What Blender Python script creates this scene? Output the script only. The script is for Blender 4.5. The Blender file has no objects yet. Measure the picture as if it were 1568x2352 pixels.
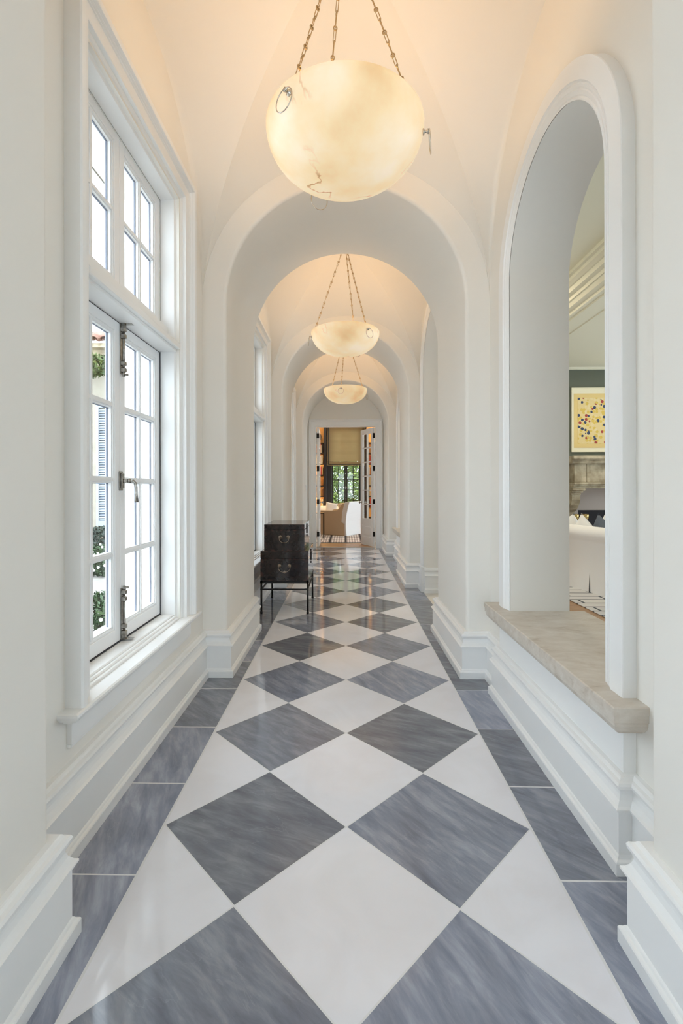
import bpy, math, random
from math import sin, cos, pi, radians, sqrt, atan2
from mathutils import Vector, Matrix
random.seed(7)
SC = bpy.context.scene
COL = SC.collection

# ------------------------------------------------------------------ helpers
class MB:
    """collects geometry, then links it as one mesh object"""
    def __init__(self): self.v = []; self.f = []; self.sm = []
    def add(self, vs, fs, smooth=False):
        b = len(self.v); self.v += [tuple(p) for p in vs]
        for f in fs: self.f.append([i + b for i in f]); self.sm.append(smooth)
        return self
    def box(self, x0, x1, y0, y1, z0, z1, bev=0.0):
        if bev > 0:
            b = min(bev, (x1-x0)*.45, (y1-y0)*.45, (z1-z0)*.45)
            V = []; idx = {}
            for sx in (0, 1):
                for sy in (0, 1):
                    for sz in (0, 1):
                        X = (x0, x1)[sx]; Y = (y0, y1)[sy]; Z = (z0, z1)[sz]
                        ix = (1, -1)[sx]*b; iy = (1, -1)[sy]*b; iz = (1, -1)[sz]*b
                        idx[(sx, sy, sz)] = len(V)
                        V += [(X, Y+iy, Z+iz), (X+ix, Y, Z+iz), (X+ix, Y+iy, Z)]
            F = []
            g = lambda sx, sy, sz, a: idx[(sx, sy, sz)]+a
            for s in (0, 1):
                F.append([g(s,0,0,0), g(s,1,0,0), g(s,1,1,0), g(s,0,1,0)])
                F.append([g(0,s,0,1), g(1,s,0,1), g(1,s,1,1), g(0,s,1,1)])
                F.append([g(0,0,s,2), g(1,0,s,2), g(1,1,s,2), g(0,1,s,2)])
            for a in (0, 1):
                for c in (0, 1):
                    F.append([g(a,c,0,0), g(a,c,1,0), g(a,c,1,1), g(a,c,0,1)])
                    F.append([g(a,0,c,0), g(a,1,c,0), g(a,1,c,2), g(a,0,c,2)])
                    F.append([g(0,a,c,1), g(1,a,c,1), g(1,a,c,2), g(0,a,c,2)])
                    for d in (0, 1): F.append([g(a,c,d,0), g(a,c,d,1), g(a,c,d,2)])
            return self.add(V, F)
        V = [(x0,y0,z0),(x1,y0,z0),(x1,y1,z0),(x0,y1,z0),(x0,y0,z1),(x1,y0,z1),(x1,y1,z1),(x0,y1,z1)]
        return self.add(V, [[0,3,2,1],[4,5,6,7],[0,1,5,4],[1,2,6,5],[2,3,7,6],[3,0,4,7]])
    def quad(self, a, b, c, d): return self.add([a, b, c, d], [[0,1,2,3]])
    def tube(self, pts, r, n=8, closed=False, cap=True):
        pts = [Vector(p) for p in pts]; m = len(pts); V = []
        rr = r if isinstance(r, (list, tuple)) else [r]*m
        up = None
        for i, p in enumerate(pts):
            if closed: d = pts[(i+1) % m] - pts[i-1]
            else: d = pts[min(i+1, m-1)] - pts[max(i-1, 0)]
            d.normalize()
            if up is None:
                up = d.orthogonal().normalized()
            else:
                up = (up - d*up.dot(d))
                up = up.normalized() if up.length > 1e-6 else d.orthogonal().normalized()
            w = d.cross(up)
            for k in range(n):
                a = 2*pi*k/n
                V.append(p + (up*cos(a) + w*sin(a))*rr[i])
        F = []
        for i in range(m if closed else m-1):
            j = (i+1) % m
            for k in range(n):
                l = (k+1) % n
                F.append([i*n+k, i*n+l, j*n+l, j*n+k])
        if cap and not closed:
            F.append(list(range(n))[::-1]); F.append([(m-1)*n+k for k in range(n)])
        return self.add(V, F, True)
    def lathe(self, prof, c=(0,0,0), n=32, axis='z'):
        V = []; F = []
        for r, z in prof:
            for k in range(n):
                a = 2*pi*k/n
                if axis == 'z': V.append((c[0]+r*cos(a), c[1]+r*sin(a), c[2]+z))
                elif axis == 'y': V.append((c[0]+r*cos(a), c[1]+z, c[2]+r*sin(a)))
                else: V.append((c[0]+z, c[1]+r*cos(a), c[2]+r*sin(a)))
        for i in range(len(prof)-1):
            for k in range(n):
                l = (k+1) % n
                F.append([i*n+k, i*n+l, (i+1)*n+l, (i+1)*n+k])
        return self.add(V, F, True)
    def loft(self, rows, closed=False, smooth=False):
        n = len(rows[0]); V = [p for r in rows for p in r]; F = []
        for i in range(len(rows)-1):
            for k in range(n if closed else n-1):
                l = (k+1) % n
                F.append([i*n+k, i*n+l, (i+1)*n+l, (i+1)*n+k])
        return self.add(V, F, smooth)
    def sweep(self, path, prof, fn, closed=False, side=1, smooth=False, caps=True):
        """path in a plane, prof [(offset, height)], mitred; fn(a, b, h) -> xyz"""
        m = len(path); rows = []
        for i in range(m):
            def nrm(p, q):
                dx, dy = q[0]-p[0], q[1]-p[1]; L = sqrt(dx*dx+dy*dy) or 1
                return (-dy/L*side, dx/L*side)
            n1 = nrm(path[i-1], path[i]) if (i > 0 or closed) else None
            n2 = nrm(path[i], path[(i+1) % m]) if (i < m-1 or closed) else None
            if n1 is None: n1 = n2
            if n2 is None: n2 = n1
            k = 1 + n1[0]*n2[0] + n1[1]*n2[1]; k = max(k, .2)
            nx, ny = (n1[0]+n2[0])/k, (n1[1]+n2[1])/k
            rows.append([fn(path[i][0]+o*nx, path[i][1]+o*ny, h) for o, h in prof])
        if closed: rows.append(rows[0])
        self.loft(rows, False, smooth)
        if caps and not closed:
            self.add(rows[0], [list(range(len(prof)))]); self.add(rows[-1], [list(range(len(prof)))])
        return self
    def extrude(self, poly, fn, h0, h1, smooth=False):
        """closed 2d polygon extruded between heights"""
        n = len(poly)
        V = [fn(a, b, h0) for a, b in poly] + [fn(a, b, h1) for a, b in poly]
        self.add(V, [[i, (i+1) % n, n+(i+1) % n, n+i] for i in range(n)], smooth)
        self.add(V, [list(range(n))[::-1], [n+i for i in range(n)]])
        return self
    def build(self, name, mat, parent=None, loc=None, weld=True, rot=None, bevel=0, sub=0):
        me = bpy.data.meshes.new(name); me.from_pydata(self.v, [], self.f)
        for p, s in zip(me.polygons, self.sm): p.use_smooth = s
        if weld:
            import bmesh
            bm = bmesh.new(); bm.from_mesh(me)
            bmesh.ops.remove_doubles(bm, verts=bm.verts, dist=1e-5)
            bmesh.ops.recalc_face_normals(bm, faces=bm.faces)
            bm.to_mesh(me); bm.free()
        me.materials.append(mat)
        o = bpy.data.objects.new(name, me); COL.objects.link(o)
        if parent: o.parent = parent
        if loc: o.location = loc
        if rot: o.rotation_euler = rot
        if bevel:
            md = o.modifiers.new('Bevel', 'BEVEL'); md.width = bevel; md.segments = 2; md.limit_method = 'ANGLE'
        if sub:
            md = o.modifiers.new('Sub', 'SUBSURF'); md.levels = sub; md.render_levels = sub
            for p in me.polygons: p.use_smooth = True
        return o

def empty(name, loc=(0,0,0), rz=0):
    o = bpy.data.objects.new(name, None); COL.objects.link(o); o.location = loc; o.rotation_euler = (0,0,rz)
    o.empty_display_size = .1
    return o
def tag(o, label=None, cat=None, group=None, kind=None):
    if label: o['label'] = label
    if cat: o['category'] = cat
    if group: o['group'] = group
    if kind: o['kind'] = kind
    return o
def struct(o): o['kind'] = 'structure'; return o
def copy_tree(o, parent=None):
    c = o.copy(); COL.objects.link(c); c.parent = parent
    for ch in [k for k in bpy.data.objects if k.parent == o]: copy_tree(ch, c)
    return c
XYZ = lambda a, b, h: (a, b, h)

# ------------------------------------------------------------------ materials
def srgb(r, g, b):
    f = lambda c: (c/255/12.92) if c/255 <= .04045 else ((c/255+.055)/1.055)**2.4
    return (f(r), f(g), f(b), 1)
def mat(name, col, rough=.5, metal=0, noise=None, bump=0, spec=None, coat=0, trans=0, ns=20):
    m = bpy.data.materials.new(name); m.use_nodes = True
    nt = m.node_tree; b = nt.nodes['Principled BSDF']
    b.inputs['Base Color'].default_value = col
    b.inputs['Roughness'].default_value = rough; b.inputs['Metallic'].default_value = metal
    if spec is not None: b.inputs['Specular IOR Level'].default_value = spec
    if coat: b.inputs['Coat Weight'].default_value = coat; b.inputs['Coat Roughness'].default_value = .08
    tc = nt.nodes.new('ShaderNodeTexCoord')
    if noise or bump:
        n = nt.nodes.new('ShaderNodeTexNoise'); n.inputs['Scale'].default_value = ns; n.inputs['Detail'].default_value = 6
        nt.links.new(tc.outputs['Object'], n.inputs['Vector'])
        if noise:
            r = nt.nodes.new('ShaderNodeValToRGB')
            r.color_ramp.elements[0].position = .35; r.color_ramp.elements[0].color = noise
            r.color_ramp.elements[1].position = .65; r.color_ramp.elements[1].color = col
            nt.links.new(n.outputs['Fac'], r.inputs['Fac']); nt.links.new(r.outputs['Color'], b.inputs['Base Color'])
        if bump:
            bp = nt.nodes.new('ShaderNodeBump'); bp.inputs['Strength'].default_value = bump; bp.inputs['Distance'].default_value = .003
            nt.links.new(n.outputs['Fac'], bp.inputs['Height']); nt.links.new(bp.outputs['Normal'], b.inputs['Normal'])
    return m
M = {}
M['plaster'] = mat('plaster', (.815,.793,.745,1), .75, bump=.05, ns=60)
M['trim'] = mat('trim_paint', (.84,.845,.84,1), .35)
M['sash'] = mat('sash_paint', (.84,.85,.86,1), .3)
M['gap'] = mat('gap_gasket', (.05,.05,.06,1), .7)
M['spacer'] = mat('spacer_bar', (.16,.18,.24,1), .6)
M['old_brass'] = mat('old_brass', (.34,.27,.20,1), .35, 1)
M['bright_nickel'] = mat('bright_nickel', (.62,.58,.52,1), .25, 1)
M['nickel'] = mat('aged_nickel', (.42,.40,.37,1), .27, 1, noise=(.24,.23,.21,1), ns=60)
M['brass_chain'] = mat('antique_brass', (.52,.39,.23,1), .3, 1)
M['iron'] = mat('black_iron', (.02,.018,.017,1), .45, .6)
M['black_brown'] = mat('dark_wood', (.020,.014,.012,1), .35)
M['cream_stucco'] = mat('cream_stucco', (.34,.31,.25,1), .9, noise=(.29,.26,.21,1), ns=4)
M['shutter'] = mat('shutter_blue_grey', (.30,.35,.42,1), .6)
M['terracotta'] = mat('terracotta', (.14,.055,.035,1), .8, noise=(.26,.15,.11,1), ns=12)
M['leaf'] = mat('leaf', (.035,.075,.018,1), .6, noise=(.015,.04,.012,1), ns=9)
M['leaf_dark'] = mat('leaf_dark', (.020,.040,.026,1), .6, noise=(.010,.020,.014,1), ns=9)
M['leaf_bright'] = mat('leaf_bright', (.10,.13,.025,1), .6, noise=(.03,.06,.012,1), ns=12)
M['garden_leaf'] = mat('garden_leaf', (.24,.30,.05,1), .5, noise=(.07,.13,.02,1), ns=7)
M['petal'] = mat('petal', (.9,.9,.88,1), .6)
M['gravel'] = mat('pale_paving', (.27,.26,.24,1), .9, noise=(.23,.22,.20,1), ns=8)
M['white_cloth'] = mat('white_linen', (.88,.87,.85,1), .9, bump=.15, ns=300)
M['beige_cloth'] = mat('beige_linen', (.62,.48,.32,1), .9, bump=.15, ns=300)
M['grey_cloth'] = mat('grey_velvet', (.12,.14,.17,1), .9)
M['wood'] = mat('honey_wood', (.42,.24,.11,1), .35, noise=(.30,.16,.07,1), ns=6)
M['green_wall'] = mat('sage_wall', (.13,.145,.11,1), .8)
M['cream_ceiling'] = mat('cream_ceiling', (.78,.75,.60,1), .8)
M['limestone'] = mat('old_limestone', (.52,.45,.32,1), .9, noise=(.28,.23,.15,1), bump=.6, ns=7)
M['pink_plaster'] = mat('hearth_plaster', (.46,.40,.36,1), .9)
M['soot'] = mat('soot', (.012,.011,.014,1), .8)
M['brass'] = mat('brass', (.50,.36,.14,1), .3, 1)
M['picture_frame'] = mat('cream_frame', (.80,.76,.58,1), .5)
M['picture_mat'] = mat('picture_mat', (.72,.56,.24,1), .8)
M['study_wall'] = mat('study_wall', (.16,.09,.05,1), .6)
M['case_back'] = mat('bookcase_back', (.75,.45,.18,1), .6)

def travertine():
    m = bpy.data.materials.new('travertine'); m.use_nodes = True; nt = m.node_tree; b = nt.nodes['Principled BSDF']
    b.inputs['Roughness'].default_value = .55
    tc = nt.nodes.new('ShaderNodeTexCoord'); mp = nt.nodes.new('ShaderNodeMapping'); mp.inputs['Scale'].default_value = (4, 8, 9)
    mp.inputs['Rotation'].default_value = (0, 0, .5)
    nt.links.new(tc.outputs['Object'], mp.inputs['Vector'])
    n = nt.nodes.new('ShaderNodeTexNoise'); n.inputs['Scale'].default_value = 2.2; n.inputs['Detail'].default_value = 12; n.inputs['Roughness'].default_value = .65
    n.inputs['Distortion'].default_value = .6
    nt.links.new(mp.outputs['Vector'], n.inputs['Vector'])
    r = nt.nodes.new('ShaderNodeValToRGB'); e = r.color_ramp.elements
    e[0].position = .22; e[0].color = (.36,.29,.22,1); e[1].position = .75; e[1].color = (.68,.64,.58,1)
    q = r.color_ramp.elements.new(.42); q.color = (.56,.50,.43,1)
    nt.links.new(n.outputs['Fac'], r.inputs['Fac']); nt.links.new(r.outputs['Color'], b.inputs['Base Color'])
    bp = nt.nodes.new('ShaderNodeBump'); bp.inputs['Strength'].default_value = .35; bp.inputs['Distance'].default_value = .003
    nt.links.new(n.outputs['Fac'], bp.inputs['Height']); nt.links.new(bp.outputs['Normal'], b.inputs['Normal'])
    return m
M['stone'] = travertine()

def glass():
    m = bpy.data.materials.new('window_glass'); m.use_nodes = True; nt = m.node_tree
    nt.nodes.remove(nt.nodes['Principled BSDF']); out = nt.nodes['Material Output']
    t = nt.nodes.new('ShaderNodeBsdfTransparent'); t.inputs['Color'].default_value = (.97,.985,.98,1)
    g = nt.nodes.new('ShaderNodeBsdfGlossy'); g.inputs['Roughness'].default_value = .0
    lw = nt.nodes.new('ShaderNodeLayerWeight'); lw.inputs['Blend'].default_value = .5
    pw = nt.nodes.new('ShaderNodeMath'); pw.operation = 'POWER'; pw.inputs[1].default_value = 5; nt.links.new(lw.outputs['Facing'], pw.inputs[0])
    fr = nt.nodes.new('ShaderNodeMath'); fr.operation = 'MULTIPLY_ADD'; fr.inputs[1].default_value = .96; fr.inputs[2].default_value = .03; nt.links.new(pw.outputs[0], fr.inputs[0])
    mx = nt.nodes.new('ShaderNodeMixShader')
    nt.links.new(fr.outputs[0], mx.inputs['Fac']); nt.links.new(t.outputs[0], mx.inputs[1]); nt.links.new(g.outputs[0], mx.inputs[2])
    nt.links.new(mx.outputs[0], out.inputs['Surface'])
    return m
M['glass'] = glass()

def alabaster(seed, rot):
    m = bpy.data.materials.new('alabaster'); m.use_nodes = True; nt = m.node_tree; L = nt.links
    b = nt.nodes['Principled BSDF']; out = nt.nodes['Material Output']
    b.inputs['Roughness'].default_value = .45
    tc = nt.nodes.new('ShaderNodeTexCoord'); mp = nt.nodes.new('ShaderNodeMapping')
    mp.inputs['Location'].default_value = (seed, seed*2.3, 0); mp.inputs['Rotation'].default_value = (.4, .3, rot)
    L.new(tc.outputs['Object'], mp.inputs['Vector'])
    # soft clouds
    n = nt.nodes.new('ShaderNodeTexNoise'); n.inputs['Scale'].default_value = 3.2; n.inputs['Detail'].default_value = 5
    L.new(mp.outputs['Vector'], n.inputs['Vector'])
    r = nt.nodes.new('ShaderNodeValToRGB'); e = r.color_ramp.elements
    e[0].position = .30; e[0].color = (.78,.58,.34,1); e[1].position = .66; e[1].color = (.96,.88,.76,1)
    q = e.new(.45); q.color = (.92,.76,.52,1)
    L.new(n.outputs['Fac'], r.inputs['Fac'])
    # thin veins: ridges of a second noise, masked
    n2 = nt.nodes.new('ShaderNodeTexNoise'); n2.inputs['Scale'].default_value = 2.2; n2.inputs['Detail'].default_value = 5; n2.inputs['Roughness'].default_value = .5
    n2.inputs['Distortion'].default_value = .5
    L.new(mp.outputs['Vector'], n2.inputs['Vector'])
    s = nt.nodes.new('ShaderNodeMath'); s.operation = 'SUBTRACT'; s.inputs[1].default_value = .5; L.new(n2.outputs['Fac'], s.inputs[0])
    a = nt.nodes.new('ShaderNodeMath'); a.operation = 'ABSOLUTE'; L.new(s.outputs[0], a.inputs[0])
    vr = nt.nodes.new('ShaderNodeMapRange'); vr.inputs['From Min'].default_value = 0; vr.inputs['From Max'].default_value = .010
    vr.inputs['To Min'].default_value = 1; vr.inputs['To Max'].default_value = 0; L.new(a.outputs[0], vr.inputs['Value'])
    n3 = nt.nodes.new('ShaderNodeTexNoise'); n3.inputs['Scale'].default_value = 3.4; L.new(tc.outputs['Object'], n3.inputs['Vector'])
    mr = nt.nodes.new('ShaderNodeMapRange'); mr.inputs['From Min'].default_value = .54; mr.inputs['From Max'].default_value = .66; L.new(n3.outputs['Fac'], mr.inputs['Value'])
    mm = nt.nodes.new('ShaderNodeMath'); mm.operation = 'MULTIPLY'; L.new(vr.outputs[0], mm.inputs[0]); L.new(mr.outputs[0], mm.inputs[1])
    mk = nt.nodes.new('ShaderNodeMix'); mk.data_type = 'RGBA'; L.new(mm.outputs[0], mk.inputs['Factor'])
    L.new(r.outputs['Color'], mk.inputs['A']); mk.inputs['B'].default_value = (.50,.31,.14,1)
    for sock, tint in (('Base Color', (.80,.78,.74,1)), ('Emission Color', (1,.865,.68,1))):
        q = nt.nodes.new('ShaderNodeMix'); q.data_type = 'RGBA'; q.blend_type = 'MULTIPLY'; q.inputs['Factor'].default_value = 1
        L.new(mk.outputs['Result'], q.inputs['A']); q.inputs['B'].default_value = tint; L.new(q.outputs['Result'], b.inputs[sock])
    b.inputs['Emission Strength'].default_value = ALAB
    return m

def marble_floor():
    """checkerboard laid on the diagonal between grey border strips"""
    D = .6467; Y0 = 1.678
    m = bpy.data.materials.new('marble_floor'); m.use_nodes = True; nt = m.node_tree; L = nt.links
    b = nt.nodes['Principled BSDF']
    def math(op, a, c=None):
        n = nt.nodes.new('ShaderNodeMath'); n.operation = op
        for i, v in enumerate((a, c)):
            if v is None: continue
            if isinstance(v, (int, float)): n.inputs[i].default_value = v
            else: L.new(v, n.inputs[i])
        return n.outputs[0]
    tc = nt.nodes.new('ShaderNodeTexCoord'); sp = nt.nodes.new('ShaderNodeSeparateXYZ'); L.new(tc.outputs['Object'], sp.inputs[0])
    x = sp.outputs['X']; y = math('SUBTRACT', sp.outputs['Y'], Y0)
    a = math('DIVIDE', math('ADD', x, y), D); bb = math('DIVIDE', math('SUBTRACT', x, y), D)
    fa = math('FLOOR', a); fb = math('FLOOR', bb)
    par = math('PINGPONG', math('ADD', fa, fb), 1)     # 0 grey, 1 white
    grey = math('LESS_THAN', par, .5)
    def edge(q):  # distance to nearest integer, tile units
        fr = math('FRACT', q); return math('MINIMUM', fr, math('SUBTRACT', 1.0, fr))
    e = math('MINIMUM', edge(a), edge(bb))
    grout1 = math('LESS_THAN', e, .0052)
    ax = math('ABSOLUTE', x)
    border = math('GREATER_THAN', ax, .6555)
    endb = math('GREATER_THAN', sp.outputs['Y'], 9.36)
    bord = math('MAXIMUM', border, endb)
    inline = math('MULTIPLY', math('GREATER_THAN', ax, .6475), math('LESS_THAN', ax, .6555))
    endline = math('MULTIPLY', math('GREATER_THAN', sp.outputs['Y'], 9.348), math('LESS_THAN', sp.outputs['Y'], 9.36))
    # border seams
    q = math('DIVIDE', math('SUBTRACT', sp.outputs['Y'], 2.373-.4573*10), .4573)
    fq = math('FLOOR', q)
    seam = math('LESS_THAN', edge(q), .006)
    nb = math('SUBTRACT', 1.0, bord)
    g1 = math('MULTIPLY', grout1, nb)
    g2 = math('MULTIPLY', seam, border)
    grout = math('MAXIMUM', math('MAXIMUM', g1, g2), math('MAXIMUM', inline, endline))
    isgrey = math('MAXIMUM', math('MULTIPLY', grey, nb), bord)
    # per tile random
    cid = nt.nodes.new('ShaderNodeCombineXYZ')
    L.new(math('ADD', math('MULTIPLY', fa, nb), math('MULTIPLY', fq, border)), cid.inputs[0])
    L.new(math('ADD', math('MULTIPLY', fb, nb), math('MULTIPLY', math('SIGN', x), math('MULTIPLY', bord, 31.0))), cid.inputs[1])
    wn = nt.nodes.new('ShaderNodeTexWhiteNoise'); wn.noise_dimensions = '3D'; L.new(cid.outputs[0], wn.inputs['Vector'])
    # veins, each tile shifted and turned
    vs = nt.nodes.new('ShaderNodeVectorMath'); vs.operation = 'SCALE'; L.new(wn.outputs['Color'], vs.inputs[0]); vs.inputs['Scale'].default_value = 37
    va = nt.nodes.new('ShaderNodeVectorMath'); va.operation = 'ADD'; L.new(tc.outputs['Object'], va.inputs[0]); L.new(vs.outputs[0], va.inputs[1])
    rt = nt.nodes.new('ShaderNodeVectorRotate'); rt.rotation_type = 'Z_AXIS'; L.new(va.outputs[0], rt.inputs['Vector'])
    L.new(math('ADD', math('MULTIPLY', wn.outputs['Value'], .9), .35), rt.inputs['Angle'])
    mp = nt.nodes.new('ShaderNodeMapping'); mp.inputs['Scale'].default_value = (1.0, 4.2, 1); L.new(rt.outputs[0], mp.inputs['Vector'])
    n = nt.nodes.new('ShaderNodeTexNoise'); n.inputs['Scale'].default_value = 5; n.inputs['Detail'].default_value = 10; n.inputs['Roughness'].default_value = .62; n.inputs['Distortion'].default_value = .35
    L.new(mp.outputs[0], n.inputs['Vector'])
    r = nt.nodes.new('ShaderNodeValToRGB'); el = r.color_ramp.elements
    el[0].position = .28; el[0].color = (.165,.180,.232,1); el[1].position = .78; el[1].color = (.42,.445,.51,1)
    k = el.new(.5); k.color = (.25,.270,.335,1)
    L.new(n.outputs['Fac'], r.inputs['Fac'])
    # tile tone
    tone = nt.nodes.new('ShaderNodeMix'); tone.data_type = 'RGBA'; tone.blend_type = 'MULTIPLY'; tone.inputs['Factor'].default_value = 1
    tr = nt.nodes.new('ShaderNodeValToRGB'); te = tr.color_ramp.elements
    te[0].color = (.66,.645,.61,1); te[1].color = (1.12,1.12,1.14,1)
    L.new(wn.outputs['Value'], tr.inputs['Fac']); L.new(r.outputs['Color'], tone.inputs['A']); L.new(tr.outputs['Color'], tone.inputs['B'])
    # fine white specks/veins
    mp2 = nt.nodes.new('ShaderNodeMapping'); mp2.inputs['Scale'].default_value = (1.4, 4.5, 1); L.new(rt.outputs[0], mp2.inputs['Vector'])
    n2 = nt.nodes.new('ShaderNodeTexNoise'); n2.inputs['Scale'].default_value = 2.2; n2.inputs['Detail'].default_value = 8; n2.inputs['Distortion'].default_value = .6
    L.new(mp2.outputs[0], n2.inputs['Vector'])
    ve = math('ABSOLUTE', math('SUBTRACT', n2.outputs['Fac'], .56))
    vr = nt.nodes.new('ShaderNodeMapRange'); vr.inputs['From Max'].default_value = .006; vr.inputs['To Min'].default_value = .09; vr.inputs['To Max'].default_value = 0
    L.new(ve, vr.inputs['Value'])
    vm = nt.nodes.new('ShaderNodeMix'); vm.data_type = 'RGBA'; L.new(vr.outputs[0], vm.inputs['Factor']); L.new(tone.outputs['Result'], vm.inputs['A']); vm.inputs['B'].default_value = (.62,.64,.68,1)
    # white tile
    nw = nt.nodes.new('ShaderNodeTexNoise'); nw.inputs['Scale'].default_value = 4; nw.inputs['Detail'].default_value = 8; nw.inputs['Distortion'].default_value = 1
    L.new(va.outputs[0], nw.inputs['Vector'])
    rw = nt.nodes.new('ShaderNodeValToRGB'); we = rw.color_ramp.elements
    we[0].position = .25; we[0].color = (.73,.72,.75,1); we[1].position = .6; we[1].color = (.785,.785,.83,1)
    L.new(nw.outputs['Fac'], rw.inputs['Fac'])
    c1 = nt.nodes.new('ShaderNodeMix'); c1.data_type = 'RGBA'; L.new(isgrey, c1.inputs['Factor']); L.new(rw.outputs['Color'], c1.inputs['A']); L.new(vm.outputs['Result'], c1.inputs['B'])
    c2 = nt.nodes.new('ShaderNodeMix'); c2.data_type = 'RGBA'; L.new(grout, c2.inputs['Factor']); L.new(c1.outputs['Result'], c2.inputs['A']); c2.inputs['B'].default_value = (.72,.72,.73,1)
    L.new(c2.outputs['Result'], b.inputs['Base Color'])
    b.inputs['Roughness'].default_value = .07
    b.inputs['IOR'].default_value = 1.5
    return m

def blind_mat():
    m = mat('roman_blind_linen', (.50,.38,.22,1), .9)
    nt = m.node_tree; b = nt.nodes['Principled BSDF']; out = nt.nodes['Material Output']
    t = nt.nodes.new('ShaderNodeBsdfTranslucent'); t.inputs['Color'].default_value = (.42,.31,.13,1)
    mx = nt.nodes.new('ShaderNodeMixShader'); mx.inputs['Fac'].default_value = .3
    nt.links.new(b.outputs[0], mx.inputs[1]); nt.links.new(t.outputs[0], mx.inputs[2]); nt.links.new(mx.outputs[0], out.inputs['Surface'])
    return m
def rug_mat():
    m = mat('grid_rug', (.6,.55,.5,1), .95); nt = m.node_tree; b = nt.nodes['Principled BSDF']; L = nt.links
    tc = nt.nodes.new('ShaderNodeTexCoord')
    def brick(w, h, off, ms, c1, mc):
        k = nt.nodes.new('ShaderNodeTexBrick'); k.inputs['Scale'].default_value = 1; k.inputs['Brick Width'].default_value = w; k.inputs['Row Height'].default_value = h
        k.offset = off; k.inputs['Mortar Size'].default_value = ms; k.inputs['Color1'].default_value = c1; k.inputs['Color2'].default_value = c1; k.inputs['Mortar'].default_value = mc
        k.inputs['Mortar Smooth'].default_value = 0
        L.new(tc.outputs['Object'], k.inputs['Vector']); return k
    big = brick(.36, .36, 0, .022, (1,1,1,1), (0,0,0,1))
    sm = brick(.06, .06, .0, .012, (.20,.12,.10,1), (.78,.70,.62,1))
    mx = nt.nodes.new('ShaderNodeMix'); mx.data_type = 'RGBA'; L.new(big.outputs['Color'], mx.inputs['Factor']); mx.inputs['A'].default_value = (.02,.015,.015,1); L.new(sm.outputs['Color'], mx.inputs['B'])
    L.new(mx.outputs['Result'], b.inputs['Base Color']); return m
def striped_rug_mat():
    m = mat('striped_rug', (.75,.75,.75,1), .9); nt = m.node_tree; b = nt.nodes['Principled BSDF']; L = nt.links
    tc = nt.nodes.new('ShaderNodeTexCoord')
    k = nt.nodes.new('ShaderNodeTexBrick'); k.inputs['Scale'].default_value = 1; k.inputs['Brick Width'].default_value = .62; k.inputs['Row Height'].default_value = .16
    k.inputs['Mortar Size'].default_value = .014; k.inputs['Color1'].default_value = (.72,.71,.70,1); k.inputs['Color2'].default_value = (.62,.62,.64,1); k.inputs['Mortar'].default_value = (.10,.11,.13,1)
    L.new(tc.outputs['Object'], k.inputs['Vector']); L.new(k.outputs['Color'], b.inputs['Base Color']); return m
def print_mat():
    """plain flecked stand-in for the print"""
    m = mat('flecked_print', (.70,.50,.12,1), .7); nt = m.node_tree; b = nt.nodes['Principled BSDF']; L = nt.links
    tc = nt.nodes.new('ShaderNodeTexCoord')
    v = nt.nodes.new('ShaderNodeTexVoronoi'); v.inputs['Scale'].default_value = 17; L.new(tc.outputs['Object'], v.inputs['Vector'])
    sp = nt.nodes.new('ShaderNodeSeparateColor'); L.new(v.outputs['Color'], sp.inputs[0])
    r = nt.nodes.new('ShaderNodeValToRGB'); r.color_ramp.interpolation = 'CONSTANT'; e = r.color_ramp.elements
    e[0].position = 0; e[0].color = (.66,.48,.10,1); e[1].position = .42; e[1].color = (.03,.05,.12,1)
    for p_, c_ in ((.58, (.74,.62,.34,1)), (.80, (.36,.05,.04,1)), (.92, (.66,.48,.10,1))):
        q = e.new(p_); q.color = c_
    L.new(sp.outputs[0], r.inputs['Fac'])
    lt = nt.nodes.new('ShaderNodeMath'); lt.operation = 'LESS_THAN'; lt.inputs[1].default_value = .5; L.new(v.outputs['Distance'], lt.inputs[0])
    mx = nt.nodes.new('ShaderNodeMix'); mx.data_type = 'RGBA'; L.new(lt.outputs[0], mx.inputs['Factor']); mx.inputs['A'].default_value = (.72,.58,.28,1); L.new(r.outputs['Color'], mx.inputs['B'])
    L.new(mx.outputs['Result'], b.inputs['Base Color']); return m
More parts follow.
